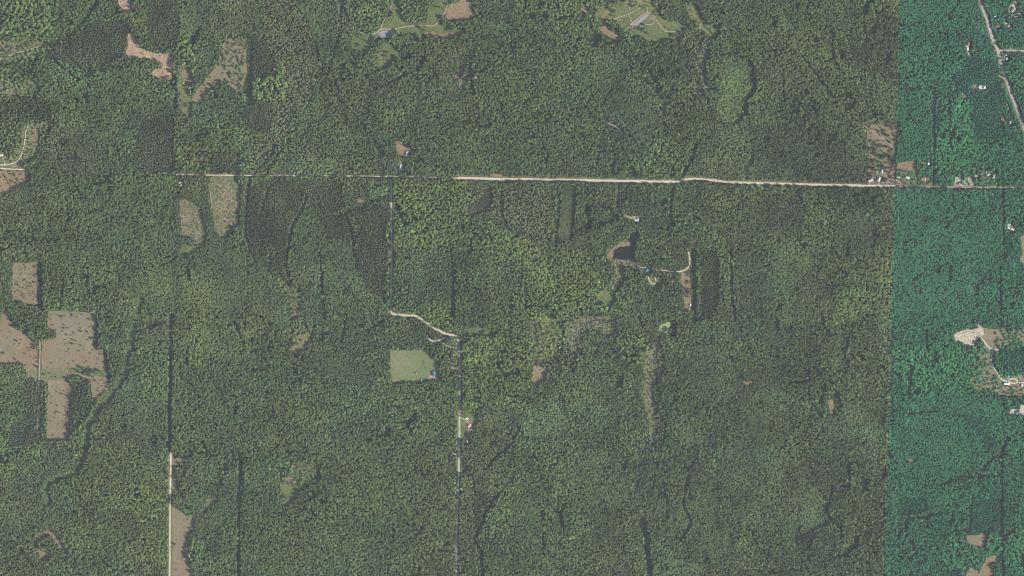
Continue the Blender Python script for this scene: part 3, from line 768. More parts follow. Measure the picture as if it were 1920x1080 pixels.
BROAD = [crown_broad(s) for s in (1, 2, 3, 4)]
CONI = [crown_conifer(s) for s in (5, 6, 7)]
SNAG = [snag_mesh(s) for s in (8, 9)]


# ------------------------------------------------------------------ forest scatter
def scatter(name, label, cat, x, y, r, h, tint, meshes, kind='stuff'):
    n = len(x)
    if n == 0: return None
    me = bpy.data.meshes.new(name)
    me.vertices.add(n)
    co = np.stack([(x - 960) * S, (540 - y) * S, np.full(n, -.1)], 1).astype(np.float32)
    me.vertices.foreach_set('co', co.ravel())
    def attr(nm, ty, data, key):
        a = me.attributes.new(nm, ty, 'POINT'); a.data.foreach_set(key, np.ascontiguousarray(data, dtype=np.float32).ravel())
    attr('size', 'FLOAT_VECTOR', np.stack([r * (.85 + .3 * rng.random(n)), r * (.85 + .3 * rng.random(n)), h], 1), 'vector')
    attr('spin', 'FLOAT_VECTOR', np.stack([rng.normal(0, .05, n), rng.normal(0, .05, n), rng.random(n) * 6.283], 1), 'vector')
    attr('tint', 'FLOAT_COLOR', np.concatenate([tint, np.ones((n, 1))], 1), 'color')
    a = me.attributes.new('pick', 'INT', 'POINT')
    a.data.foreach_set('value', rng.integers(0, len(meshes), n).astype(np.int32))
    me.update()
    o = bpy.data.objects.new(name, me)
    link(o); tag(o, label, cat, kind=kind)
    ng = bpy.data.node_groups.new(name + '_nodes', 'GeometryNodeTree')
    ng.interface.new_socket('Geometry', in_out='INPUT', socket_type='NodeSocketGeometry')
    ng.interface.new_socket('Geometry', in_out='OUTPUT', socket_type='NodeSocketGeometry')
    gi = ng.nodes.new('NodeGroupInput'); go = ng.nodes.new('NodeGroupOutput')
    iop = ng.nodes.new('GeometryNodeInstanceOnPoints')
    iop.inputs['Pick Instance'].default_value = True
    jn = ng.nodes.new('GeometryNodeJoinGeometry')
    for m in meshes:
        po = bpy.data.objects.get('src_' + m.name) or bpy.data.objects.new('src_' + m.name, m)
        oi = ng.nodes.new('GeometryNodeObjectInfo'); oi.inputs['Object'].default_value = po; oi.inputs['As Instance'].default_value = True
        ng.links.new(oi.outputs['Geometry'], jn.inputs[0])
    def na(nm, ty):
        q = ng.nodes.new('GeometryNodeInputNamedAttribute'); q.data_type = ty; q.inputs['Name'].default_value = nm
        return q.outputs['Attribute']
    ng.links.new(gi.outputs[0], iop.inputs['Points'])
    ng.links.new(jn.outputs[0], iop.inputs['Instance'])
    ng.links.new(na('pick', 'INT'), iop.inputs['Instance Index'])
    ng.links.new(na('spin', 'FLOAT_VECTOR'), iop.inputs['Rotation'])
    ng.links.new(na('size', 'FLOAT_VECTOR'), iop.inputs['Scale'])
    ng.links.new(iop.outputs[0], go.inputs[0])
    md = o.modifiers.new('scatter', 'NODES'); md.node_group = ng
    return o


def grid(sp, jit, rot=0.0, rows=1.0):
    nx, ny = int(RW / sp) + 2, int(RH / (sp * .87 * rows)) + 2
    X, Y = np.meshgrid(np.arange(nx) * sp, np.arange(ny) * sp * .87 * rows)
    if rows == 1.0: X[1::2] += sp / 2
    X = X + (rng.random(X.shape) - .5) * sp * jit; Y = Y + (rng.random(X.shape) - .5) * sp * jit
    return X.ravel() - M, Y.ravel() - M


# type: spacing px, jitter, radius m, height m, colour (linear), drop, name
TYPES = {
 'M': (3.1, 1.5, 3.05, 18, (.117, .172, .057), .04), 'B': (3.4, 1.5, 3.3, 18, (.138, .200, .056), .05),
 'Q': (4.4, 1.3, 4.3, 19, (.132, .192, .058), .10), 'D': (2.9, 1.3, 2.8, 15, (.112, .154, .064), .02),
 'K': (2.6, 1.0, 2.5, 14, (.146, .180, .090), .01), 'C': (3.1, 1.2, 2.9, 18, (.128, .176, .066), .04),
 'Y': (2.8, 1.3, 2.9, 13, (.108, .158, .060), .01), 'G': (3.4, 1.3, 2.7, 12, (.142, .176, .070), .14),
 'O': (4.4, 1.3, 3.1, 10, (.122, .172, .050), .16), 'X': (2.7, 1.2, 2.4, 3.2, (.096, .144, .050), .02),
 'R': (2.3, .3, 2.3, 7, (.100, .132, .060), .0),
 'H': (2.7, 1.0, 2.4, 2.5, (.062, .066, .042), .0), 'P': (4.2, 1.3, 2.8, 8, (.115, .160, .050), .0),
}
buck = {}
mead = np.zeros((RH, RW), bool)
for n_, m_, s in FIELDS:
    if m_ in ('grass', 'olive') and 'lawn' not in n_: fill(mead, pts(s), True)
    elif m_ in ('tan', 'brown', 'pink', 'gravel', 'sand', 'marsh', 'lime', 'track'): fill(mead, pts(s), False)
for t, (sp, jit, R0, H0, c0, drop) in TYPES.items():
    x, y = grid(sp, jit)
    wx = (fbm(x, y, 40, 41, 4) - .5) * 34; wy = (fbm(x, y, 40, 42, 4) - .5) * 34
    base_c = look(cls, x, y)
    near = look(cls, x + wx, y + wy)
    # straight-edged planted blocks keep their edges, natural stands wander
    hard = np.isin(base_c, [ord(q) for q in 'KRXC']) | np.isin(near, [ord(q) for q in 'KRXC'])
    near = np.where(hard, look(cls, x + wx * .35, y + wy * .35), near)
    k = near == ord(t)
    x, y = x[k], y[k]
    ex = (fbm(x, y, 7, 201) - .5) * 6; ey = (fbm(x, y, 7, 202) - .5) * 6
    infield = look(fclear, x + ex, y + ey)
    keep = ~(look(clear, x, y) | infield)
    if t in 'OGP':
        k2 = (look(clear, x, y) | infield) & (rng.random(len(x)) < {'O': .88, 'P': .42, 'G': .10}[t])
        # scattered scrub may stand inside open ground but never on a road
        onroad = np.zeros((RH, RW), bool) if 'onroad' not in globals() else onroad
        if not onroad.any():
            for n_, m_, vw, rw, s in ROADS: stroke(onroad, pts(s), max(vw * .8, rw + 3), True)
            fill(onroad, pts(POND), True)
        keep = keep | (k2 & ~look(onroad, x, y))
    if t not in 'XH': keep |= infield & look(mead, x, y) & ~look(clear, x, y) & (fbm(x, y, 11, 501) > .64) & (rng.random(len(x)) < .6)
    keep &= ~look(gap, x, y)
    clump = fbm(x, y, 13, 77)
    keep &= rng.random(len(x)) > drop * np.clip((clump - .30) * 5, .2, 3)
    x, y = x[keep], y[keep]
    n = len(x)
    # every tree its own size; drifts of taller and lower canopy
    hh = H0 * (1 + .35 * (fbm(x, y, 22, 51) - .5) + (.25 if t in 'MBQCG' else .22) * (rng.random(n) - .5) + .22 * (fbm(x, y, 8, 52) - .5))
    r = R0 * (.60 + .76 * rng.random(n) ** 1.3) * np.where(rng.random(n) < (.05 if t in 'MBC' else 0), 1.45, 1) * (1 + .25 * (fbm(x, y, 30, 53) - .5))
    if t == 'O': r *= .75 + .5 * rng.random(n)
    b = 1 + .60 * (fbm(x, y, 150, 61) - .5) + .55 * (fbm(x, y, 34, 62) - .5) + .55 * (rng.random(n) - .5)
    b = b * look(standtone, x, y)
    warm = (fbm(x, y, 90, 71) - .5) * .5 + (rng.random(n) - .5) * .35 + (fbm(x, y, 25, 72) - .5) * .4
    tint = np.array(c0)[None, :] * b[:, None] * np.stack([1 + warm * .75, 1 + warm * .15, 1 - warm * .45], 1)
    yel = rng.random(n) < .002
    tint[yel] = (.20, .21, .045)
    dead = rng.random(n) < (.004 if t in 'MBD' else 0)
    tint[dead] = (.24, .21, .17)
    right = x > seam(y) + (fbm(x, y, 10, 81) - .5) * 3
    ed = np.exp(-np.maximum(seam(y) - x, 0) / 45) * (~right)     # browner canopy towards the seam
    tint *= (1 + ed[:, None] * (np.array([.15, .03, .10])[None, :]))
    tt = (tint * .35 + tint.mean(0, keepdims=True) * .65) * np.array([.34, .90, 1.26 if t in 'MBQ' else 1.14])[None, :] * (1.75 if t == 'K' else 1.22)  # haze-like blue-green cast put into crown colour beyond the seam
    hh = np.where(right, hh * .8, hh)
    tint[right] = tt[right]
    if t in 'OP':
        yd = (x > 1620) & (x < 1684) & (y > 230) & (y < 350)
        tint[yd] = tint[yd] * .55; r = np.where(yd, r * 1.15, r)
    tint = np.clip(tint, .008, .6)
    buck[t] = (x, y, r, hh, tint, right)

NAMES = {
 'M': ('broadleaf_forest', 'wide mid-green broadleaf forest with rounded crowns and dark gaps', 'forest', BROAD),
 'B': ('yellow_green_forest', 'brighter yellow-green broadleaf woods south of the long sandy road and near the seam', 'forest', BROAD),
 'Q': ('large_crowned_woods', 'patches of large bright loose crowns beside the dark plantations', 'forest', BROAD),
 'D': ('dull_green_forest', 'dull grey-green fine-textured forest stands', 'forest', BROAD),
 'K': ('conifer_plantation', 'dark fine-grained conifer plantation blocks', 'plantation', CONI),
 'C': ('conifer_woods', 'dark rough conifer woods beside the bare fields', 'forest', CONI),
 'Y': ('young_thicket', 'smooth low young woodland stands between the taller trees', 'young forest', BROAD),
 'G': ('swamp_woods', 'pale flecked swampy woods in a curving band', 'swamp forest', BROAD),
 'O': ('open_scrub', 'scattered small trees over open brown and olive ground', 'scrub', BROAD),
 'X': ('low_wet_thicket', 'low smooth green thicket filling the wet hollows', 'thicket', BROAD),
 'H': ('dark_marsh', 'dark brown marshy hollow with low growth just south of the long sandy road', 'marsh', BROAD),
 'P': ('half_open_scrub', 'loose small green trees half covering the tan clearings at upper left', 'scrub', BROAD),
 'R': ('row_plantation', 'narrow rectangular young plantation strip with dark shaded west side', 'plantation', BROAD),
}
for t, (nm, lb, ct, ms) in NAMES.items():
    x, y, r, h, tint, right = buck[t]
    k = ~right
    scatter(nm, lb, ct, x[k], y[k], r[k], h[k], tint[k], ms)
for nm, lb, ct, ms, ks in (
    ('blue_cast_forest', 'broadleaf forest tinted by a blue-green cast, filling the strip along the right edge', 'forest', BROAD, 'MBQDGOP'),
    ('blue_cast_young_forest', 'smooth young woods tinted by a blue-green cast in the right-hand strip', 'young forest', BROAD, 'YXRH'),
    ('blue_cast_plantation', 'dark conifer plantation blocks tinted by a teal cast in the right-hand strip', 'plantation', CONI, 'KC')):
    parts = [[a[buck[t][5]] for a in buck[t][:5]] for t in ks]
    x, y, r, h, tint = [np.concatenate([p[i] for p in parts]) for i in range(5)]
    scatter(nm, lb, ct, x, y, r, h, tint, ms)

# pale dead trees in the swamp woods and marshes
gx, gy = grid(4.2, 1.0)
k = (look(cls, gx, gy) == ord('G')) & ~look(gap, gx, gy) & (rng.random(len(gx)) < .85)
mm = np.zeros((RH, RW), bool)
for n_, m_, s in FIELDS:
    if m_ == 'marsh': fill(mm, pts(s), True)
k |= look(mm, gx, gy) & (rng.random(len(gx)) < .5)
k &= ~look(onroad, gx, gy)
k &= ~((look(mm, gx, gy)) & (rng.random(len(gx)) < .82))
gx, gy = gx[k], gy[k]; n = len(gx)
tn = np.array([.27, .26, .19])[None, :] * (.6 + .7 * rng.random(n))[:, None]
scatter('dead_trees', 'pale grey dead trees flecking the swampy woods and marsh', 'dead trees', gx, gy, 1.5 + 1.6 * rng.random(n), 8 + 5 * rng.random(n), tn, SNAG + BROAD[:1])

# low shrubs and weeds over the mottled clearcuts, meadows and bare fields
fx, fy = grid(2.6, 1.0)
fm = np.zeros((RH, RW), np.uint8)
for n_, m_, s in FIELDS:
    fill(fm, pts(s), {'mottle': 3, 'grass': 1, 'olive': 2, 'tan': 4, 'brown': 4, 'marsh': 2, 'pink': 5}.get(m_, 0))
v = look(fm, fx, fy); nz = fbm(fx, fy, 12, 95)
pr = np.select([v == 3, v == 1, v == 2, v == 4, v == 5], [.55 * (nz > .5) + .12, .45 * (nz > .47) + .05, .50 * (nz > .46) + .06, .05 * (nz > .5), .12 * (nz > .5) + .03], 0)
k = (rng.random(len(fx)) < pr) & ~look(onroad, fx, fy)
fx, fy = fx[k], fy[k]; n = len(fx)
c = np.array([.075, .095, .038])[None, :] * (.7 + .8 * rng.random(n))[:, None]
scatter('low_shrubs', 'low green shrubs and weeds dotted over meadows and clearcuts', 'shrubs', fx, fy, .7 + 2.0 * rng.random(n) ** 2, .6 + 3.2 * rng.random(n) ** 2, c, BROAD[:2])

ux, uy = grid(3.0, 1.3)
k = (look(gap, ux, uy) | (look(clear, ux, uy) & (rng.random(len(ux)) < .25))) & ~look(onroad, ux, uy) & ~look(fclear, ux, uy)
k &= rng.random(len(ux)) < .6
ux, uy = ux[k], uy[k]; n = len(ux)
c = np.array([.085, .125, .042])[None, :] * (.6 + .8 * rng.random(n))[:, None]
c[ux > seam(uy)] *= np.array([.5, 1.05, 1.6])  # same blue-green cast put into the undergrowth colour
scatter('undergrowth', 'low undergrowth in the dark lanes and hollows between the trees', 'undergrowth', ux, uy, 1.4 + 1.5 * rng.random(n), 1.5 + 3.5 * rng.random(n), c, BROAD[:2])

# ------------------------------------------------------------------ individual trees on open ground
TB = [crown_broad(s, False, (FOLS,)) for s in (21, 22, 23)]
TC = [crown_conifer(s, False, (FOLS,)) for s in (24, 25)]
for m in TB: m.name = 'tree_crown'
for m in TC: m.name = 'conifer_crown'


def trunk_mesh():
    bm = bmesh.new(); add_trunk(bm, .62, .055, 0)
    # a few limbs
    for k in range(4):
        a = k * 1.57 + .4
        p = Vector((0, 0, .30 + .05 * k)); q = Vector((math.cos(a) * .45, math.sin(a) * .45, .55))
        s = Vector((-math.sin(a), math.cos(a), 0)) * .02
        v = [bm.verts.new(p + s), bm.verts.new(p - s), bm.verts.new(p + Vector((0, 0, .03))), bm.verts.new(q)]
        for f in ((0, 1, 3), (1, 2, 3), (2, 0, 3)): bm.faces.new([v[i] for i in f])
    me = bpy.data.meshes.new('trunk'); bm.to_mesh(me); bm.free(); me.materials.append(BARK)
    return me


TRUNK = trunk_mesh()
ntree = [0]


def lone_tree(px, py, r, h, label, group, conifer=False, col=(.040, .055, .028)):
    nm = 'conifer_tree' if conifer else 'lone_tree'
    e = bpy.data.objects.new(nm, None); link(e); tag(e, label, 'tree', group)
    e.location = P(px, py, 0.0)
    e.rotation_euler = (0, 0, random.random() * 6.28)
    e.empty_display_size = 1
    c = bpy.data.objects.new('crown', random.choice(TC if conifer else TB)); link(c, e)
    c.scale = (r, r, h)
    k = random.uniform(.8, 1.25)
    c.color = (col[0] * k, col[1] * k, col[2] * k, 1)
    t = bpy.data.objects.new('trunk', TRUNK); link(t, e); t.scale = (r, r, h)
    ntree[0] += 1
    return e


def grove(data, ox, oy, sc_, desc, group, r0=1.7, h0=4.2, conifer=.35, col=(.040, .055, .028)):
    a = []
    for q in data.split():
        b_ = q.split(',')
        a.append((ox + float(b_[0]) / sc_, oy + float(b_[1]) / sc_, len(b_) > 2))
    xs = [q[0] for q in a]; ys = [q[1] for q in a]
    x0, x1, y0, y1 = min(xs), max(xs), min(ys), max(ys)
    cells = {}
    for x, y, big in a:
        u = min(4, int((x - x0) / (x1 - x0 + 1e-6) * 5)); v_ = min(4, int((y - y0) / (y1 - y0 + 1e-6) * 5))
        cells.setdefault((v_, u), []).append((y, x, big))
    rows = ('top', 'upper', 'middle', 'lower', 'bottom'); cols = ('far left', 'left', 'centre', 'right', 'far right')
    nums = ('', '', 'two', 'three', 'four', 'five', 'six', 'seven', 'eight', 'nine')
    ords = ('', 'second', 'third', 'fourth', 'fifth', 'sixth', 'seventh', 'eighth')
    for (v_, u), ls in cells.items():
        ls.sort(); m = len(ls)
        for i, (y, x, big) in enumerate(ls):
            size = 'large' if big else 'small'
            k = random.uniform(.8, 1.25) * (1.65 if big else 1)
            cf = random.random() < conifer
            if m == 1: rank = ''
            elif i == 0: rank = ' topmost of %s' % nums[min(m, 9)]
            elif i == m - 1: rank = ' lowest of %s' % nums[min(m, 9)]
            else: rank = ' %s from top of %s' % (ords[i], nums[min(m, 9)])
            lone_tree(x, y, r0 * k, h0 * k * (1.2 if cf else 1), '%s tree%s at %s %s of %s' % (size, rank, rows[v_], cols[u], desc), group, cf, col)


grove('163,115 185,108 200,75 218,90 210,122 220,110 175,158 187,145 230,145 238,155 260,152 255,190 158,190 205,190 215,200 200,208 115,200 150,218 130,230 225,215 235,230 232,253 258,230 265,236 262,255 278,260 282,225 155,245,b 172,265 200,268 245,250 148,285 160,295 175,300 130,303 120,272 190,315 182,330 195,340 205,325 210,345 200,355 215,360 230,272 250,290 245,315 265,318 258,335 288,302 290,320 285,345 288,370 150,350 180,378 280,90 293,100 288,125',
      0, 480, 4.5, 'small brown rectangular field', 'trees scattered over the small brown rectangular field')
grove('83,638 142,716,b 183,708 168,740 157,757 118,745 55,775 70,793 72,762 25,822,b 35,815 200,820 215,825 228,803 235,778 262,772 255,795 263,845 125,862 130,875 232,693 285,920',
      0, 480, 4.5, 'curved brown left field', 'trees scattered over the curved brown field')
grove('420,492 432,538 445,582 482,497 518,510,b 548,505 605,490,b 612,505 600,515 690,493 650,515 745,530,b 765,540 540,608,b 530,638 575,608 542,582 680,608 683,636,b 700,640 740,640,b 640,575 625,650 560,658 565,668 552,705 555,740 582,742 595,697 610,700 620,712 640,714 610,738,b 625,742 600,668 585,787 565,808 685,755,b 668,800 715,790 745,708 780,792 765,820 708,852 758,862 730,885 712,900 832,872 842,830 622,888 752,933 820,910 580,910 435,905 420,990 372,998,b 435,1020 468,1020,b 365,960 405,938 755,600 320,938,b 320,860,b 318,892,b 820,955,b 800,960',
      0, 480, 4.5, 'big grey-brown field', 'trees scattered over the big grey-brown field', 1.9, 4.6)
grove('720,695,b 745,715 755,690 770,690 785,715 740,750 735,770 765,735 395,740 425,775 455,790,b 470,795 480,770 515,760 520,790,b 545,770 375,795 385,825 390,865 415,940 430,930,b 410,970 380,960 455,935 475,955 490,890 495,910 430,880 385,1000 440,1020 470,1000 480,1040 500,1020 435,1060 400,1105 480,1095',
      0, 540, 4, 'narrow brown field', 'trees scattered over the narrow brown field', 1.8, 4.4)
grove('1690,290,b 1720,330 1750,330 1780,300 1790,335 1810,320 1830,345,b 1680,370 1700,385 1720,400,b 1740,380 1765,395 1780,380 1810,400 1830,420 1760,430 1740,440 1720,460 1700,450,b 1680,445 1650,440,b 1640,470 1670,490 1700,500,b 1730,500 1760,480 1790,470 1810,490 1830,470,b 1760,540 1780,520 1740,560,b 1760,570 1790,560,b 1810,540 1830,570 1680,550 1650,605 1700,600 1720,620,b 1750,600 1790,610 1820,600,b 1815,640 1800,660 1540,640 1520,690 1580,580',
      0, 0, 4, 'top left tan clearing', 'trees scattered over the tan clearing at top left', 3.0, 6.5, .1, (.100, .140, .045))
grove('1310,840,b 1295,865 1285,890 1410,655 1455,650 1465,680 1420,720,b 1440,740 1415,765 1380,870,b 1370,915 1380,940 1320,1030 1400,790 1410,810 1300,350 1310,385 1290,430 1330,420',
      0, 810, 4, 'long brown roadside field', 'trees along the long brown roadside field', 2.2, 5.5)
grove('395,215,b 455,325,b 380,545,b 215,610,b 215,730,b 355,695,b 180,840,b 390,890,b 415,400,b 325,395,b 500,440,b 475,560,b 510,620,b 345,560,b 165,440,b 240,440,b 460,105 325,110 140,150 160,110',
      1610, 225, 8, 'sparse roadside yard', 'trees around the sparse yard above the sandy road', 3.4, 8, .6)

# ------------------------------------------------------------------ buildings
def simple_mat(name, col, rough=.7, noise=.15, scale=1.5, metal=0):
    m, nt, b = new_mat(name)
    g = nt.nodes.new('ShaderNodeNewGeometry').outputs['Position']
    n = noise_node(nt, g, scale, 4)
    c = ramp(nt, n, [(.3, tuple(v * (1 - noise) for v in col)), (.7, tuple(min(1, v * (1 + noise)) for v in col))])
    nt.links.new(c, b.inputs['Base Color']); b.inputs['Roughness'].default_value = rough; b.inputs['Metallic'].default_value = metal
    return m


RM = {k: simple_mat(k + '_roof', v) for k, v in dict(white=(.64, .64, .63), silver=(.42, .44, .46), grey=(.22, .22, .24), brown=(.16, .10, .08),
      teal=(.035, .15, .15), blue=(.10, .28, .52), tan=(.50, .42, .33), dark=(.07, .07, .08), lightblue=(.34, .43, .52), green=(.03, .16, .12), aqua=(.04, .20, .25)).items()}
WALL = simple_mat('wall_siding', (.55, .52, .46)); WALLD = simple_mat('brown_siding', (.20, .15, .11))
GLASS = simple_mat('window_glass', (.05, .06, .07), .15); DOOR = simple_mat('door_paint', (.15, .08, .05)); BRICK = simple_mat('chimney_brick', (.22, .12, .09))
TRIM = simple_mat('window_trim', (.7, .7, .68))


def mesh_obj(name, V, F, mat, parent, loc=(0, 0, 0)):
    me = bpy.data.meshes.new(name); me.from_pydata([tuple(v) for v in V], [], F); me.materials.append(mat); me.update()
    o = bpy.data.objects.new(name, me); link(o, parent); o.location = loc
    return o


def box(x0, x1, y0, y1, z0, z1):
    V = [(x, y, z) for z in (z0, z1) for y in (y0, y1) for x in (x0, x1)]
    F = [(0, 2, 3, 1), (4, 5, 7, 6), (0, 1, 5, 4), (2, 6, 7, 3), (0, 4, 6, 2), (1, 3, 7, 5)]
    return V, F


def wing(parent, L, W, H, rise, roof, wall, ox=0, oy=0, turn=False, wins=True, chim=False):
    """One gabled block, ridge along x (or y when turn)."""
    def T(v):
        x, y, z = v
        if turn: x, y = -y, x
        return (x + ox, y + oy, z)
    x, y = L / 2, W / 2
    V = [(-x, -y, 0), (x, -y, 0), (x, y, 0), (-x, y, 0), (-x, -y, H), (x, -y, H), (x, y, H), (-x, y, H), (-x, 0, H + rise), (x, 0, H + rise)]
    F = [(0, 1, 5, 4), (2, 3, 7, 6), (1, 2, 6, 9, 5), (3, 0, 4, 8, 7), (3, 2, 1, 0)]
    mesh_obj('wall', [T(v) for v in V], F, wall, parent)
    e = .5; sl = rise / y; t = .18
    X, Y = x + e, y + e; zl = H - sl * e
    V = [(-X, -Y, zl), (X, -Y, zl), (X, 0, H + rise), (-X, 0, H + rise), (X, Y, zl), (-X, Y, zl)]
    V = V + [(a, b, c + t) for a, b, c in V]
    V = [(a, b, c + .02) for a, b, c in V]
    F = [(6, 7, 8, 9), (9, 8, 10, 11), (0, 3, 2, 1), (3, 5, 4, 2), (0, 1, 7, 6), (4, 5, 11, 10), (1, 2, 8, 7), (2, 4, 10, 8), (3, 0, 6, 9), (5, 3, 9, 11)]
    rf = mesh_obj('roof', [T(v) for v in V], F, roof, parent)
    if chim:
        V, F = box(x * .4 - .4, x * .4 + .4, .8, 1.6, H + rise * .4, H + rise + .9)
        mesh_obj('chimney', [T(v) for v in V], F, BRICK, rf)
    if wins:
        for k in range(max(2, int(L / 3.5))):
            wx = -x + (k + .5) * L / max(2, int(L / 3.5))
            for sgn in (-1, 1):
                if k == 0 and sgn < 0:
                    V, F = box(wx - .5, wx + .5, sgn * y - .06, sgn * y + .06, .05, 2.1)
                    mesh_obj('door', [T(v) for v in V], F, DOOR, parent); continue
                V, F = box(wx - .6, wx + .6, sgn * y - .05, sgn * y + .05, 1.0, 2.1)
                wo_ = mesh_obj('window', [T(v) for v in V], F, GLASS, parent)
                V, F = box(wx - .75, wx + .75, sgn * y - .08, sgn * y + .08, .88, .99)
                mesh_obj('sill', [T(v) for v in V], F, TRIM, wo_)
    return rf


def house(px, py, L, W, rot, roof, label, name='house', cat='house', H=2.8, rise=1.8, wall=None, ell=None, chim=True, wins=True):
    e = bpy.data.objects.new(name, None); link(e); tag(e, label, cat)
    e.location = P(px, py, 1.35); e.rotation_euler = (0, 0, math.radians(rot))
    # low footing so that the walls meet the ground sheets
    V, F = box(-L / 2 - .15, L / 2 + .15, -W / 2 - .15, W / 2 + .15, -1.45, -.02)
    mesh_obj('foundation', V, F, WALLD, e)
    wing(e, L, W, H, rise, RM[roof], wall or WALL, chim=chim, wins=wins)
    if ell:
        l2, w2, ox, oy = ell
        V, F = box(ox - w2 / 2 - .1, ox + w2 / 2 + .1, oy - l2 / 2 - .1, oy + l2 / 2 + .1, -1.44, -.03)
        mesh_obj('foundation', V, F, WALLD, e)
        wing(e, l2, w2, H - .25, rise * .8, RM[roof], wall or WALL, ox, oy, True, False)
    return e


house(1, 290, 13, 9, 10, 'tan', 'tan roofed farmhouse at the far left edge above the forked driveway')
house(50, 234.5, 8, 5, 5, 'dark', 'small dark shed at the top of the left edge homestead meadow', 'shed', 'shed', wins=False, chim=False)
house(47.5, 261.5, 4, 3, 0, 'silver', 'tiny silver hut on the lane through the left edge meadow', 'shed', 'shed', wins=False, chim=False)
house(356.5, 164.5, 4, 3.5, 20, 'silver', 'tiny silver hunting hut among trees below the round copse', 'hut', 'hut', wins=False, chim=False)
house(338.2, 342, 5, 3, 20, 'white', 'upper of the two white huts at the forest edge left of the clearcuts', 'hut', 'hut', wins=False, chim=False)
house(339.5, 347.5, 4.5, 3, 60, 'white', 'lower of the two white huts at the forest edge left of the clearcuts', 'hut', 'hut', wins=False, chim=False)
house(764, 284.3, 6, 4.5, 30, 'white', 'small white cabin topmost of the woodland camp above the road junction', 'cabin', 'cabin', chim=False)
house(762, 289.7, 7.5, 4, 85, 'white', 'narrow white cabin in the middle of the woodland camp above the road junction', 'cabin', 'cabin', chim=False)
house(751, 311.6, 11, 4, 87, 'lightblue', 'long pale blue mobile home standing north-south just above the road junction', 'mobile_home', 'mobile home', rise=.8, chim=False)
house(1193.5, 413, 10, 5, 0, 'white', 'L-shaped white roofed house at the end of the wooded driveway above the pond', ell=(6, 4.5, 4.2, 4.5))
house(1213, 507, 10, 7, 60, 'aqua', 'aqua roofed cottage between the pond and the curved driveway', ell=(6, 4, 3.4, -4.5))
house(1235, 521.5, 3.5, 3, 0, 'white', 'small white shed on the lawn beside the looped driveway', 'shed', 'shed', wins=False, chim=False)
house(813.4, 700.5, 11, 8, 100, 'teal', 'teal roofed barn at the right side of the mown square field', 'barn', 'barn', H=4, rise=2.2, wins=True, chim=False)
house(812, 711, 4, 3, 20, 'dark', 'small dark shed in the sandy yard below the teal barn', 'shed', 'shed', wins=False, chim=False)
house(790.8, 713.2, 6.5, 2.8, 88, 'silver', 'narrow grey trailer at the bottom edge of the mown square field', 'trailer', 'trailer', rise=.5, chim=False, wins=False)
house(781.5, 699, 3, 2.4, 0, 'tan', 'tiny pale hut alone in the middle of the mown square field', 'hut', 'hut', wins=False, chim=False)
house(880, 797.5, 10, 6, 50, 'tan', 'tan roofed house in the green yard right of the long straight road')
house(876, 784.5, 6, 3, -15, 'white', 'small white trailer above the tan roofed house beside the straight road', 'trailer', 'trailer', rise=.5, wins=False, chim=False)
house(876, 828, 5, 3.5, 80, 'tan', 'small tan hut lowest in the yard beside the straight road', 'hut', 'hut', wins=False, chim=False)
house(1294.6, 572, 6.5, 2.8, 90, 'white', 'white trailer at the lower end of the dry strip by the plantation', 'trailer', 'trailer', rise=.5, wins=False, chim=False)
house(1632.5, 337.5, 13, 7, 20, 'silver', 'silver roofed house left of the pair above the sandy road by the seam')
house(1648, 336, 12, 7, 80, 'white', 'cream white house right of the pair above the sandy road by the seam')
house(1653.5, 321.5, 7, 5, 80, 'lightblue', 'pale blue garage above the cream house near the seam', 'garage', 'garage', chim=False)
house(1684.3, 332.3, 7.5, 5, 0, 'white', 'bright white cottage just right of the seam at the driveway corner')
house(1701.5, 332.5, 8, 5, 0, 'white', 'white L-shaped house at the top of the short driveway in the brown clearing', ell=(5, 4, 2.6, -3.6))
house(1740.5, 307.3, 5.5, 4.5, 80, 'white', 'white cabin alone in a thin brown slot of the blue-green forest', 'cabin', 'cabin', chim=False)
house(1830, 329.6, 6, 4, 0, 'lightblue', 'pale blue cabin in trees left of the brown house lot in the right strip', 'cabin', 'cabin', chim=False)
house(1849.5, 331, 4.5, 4, 60, 'white', 'bright white shed at the head of the brown lot in the right strip', 'shed', 'shed', chim=False, wins=False)
house(1853, 327.3, 8, 5, 20, 'silver', 'grey roofed house above the white shed in the right strip')
house(1849, 323, 6, 4, 70, 'grey', 'dark grey garage topmost of the lot with the white shed', 'garage', 'garage', chim=False)
house(1864, 328.5, 7, 5, 30, 'grey', 'small grey roofed house right of the lot with the white shed')
house(1863.2, 332.5, 4, 3, 10, 'white', 'tiny white shed below the small grey roofed house in the right strip', 'shed', 'shed', wins=False, chim=False)
house(1797, 344.5, 8, 5, 40, 'brown', 'brown roofed house leftmost in the row of sandy lots by the right strip road')
house(1805, 343.5, 8, 5.5, 70, 'brown', 'brown roofed house second from left in the row of sandy lots')
house(1811, 336, 9, 6, 30, 'grey', 'grey roofed house at the top of the row of sandy lots')
house(1818, 346, 7, 5, 70, 'brown', 'brown roofed house rightmost in the row of sandy lots')
house(1888.5, 707, 8, 6, 40, 'blue', 'bright blue roofed shed above the looped driveway at the right edge', 'shed', 'shed', chim=False)
house(1888, 719, 16, 6, 0, 'white', 'long white farmhouse below the looped driveway at the right edge')
house(1884, 718.2, 4.5, 4, 0, 'lightblue', 'pale blue lean-to at the left end of the long white farmhouse', 'shed', 'shed', H=4.2, chim=False, wins=False)
house(1915.5, 722.5, 6, 4.5, 80, 'white', 'white cabin near the right edge right of the looped driveway', 'cabin', 'cabin', chim=False)
house(1908, 773, 12, 7, 20, 'teal', 'dark teal roofed house beside the pale sand yard at the right edge')
house(1898, 16.5, 10, 6, 50, 'dark', 'dark roofed house in the sandy lot near the top right corner')
house(1898.5, 20.5, 5, 4, 30, 'white', 'white shed touching the yard below the dark roofed top right house', 'shed', 'shed', wins=False, chim=False)
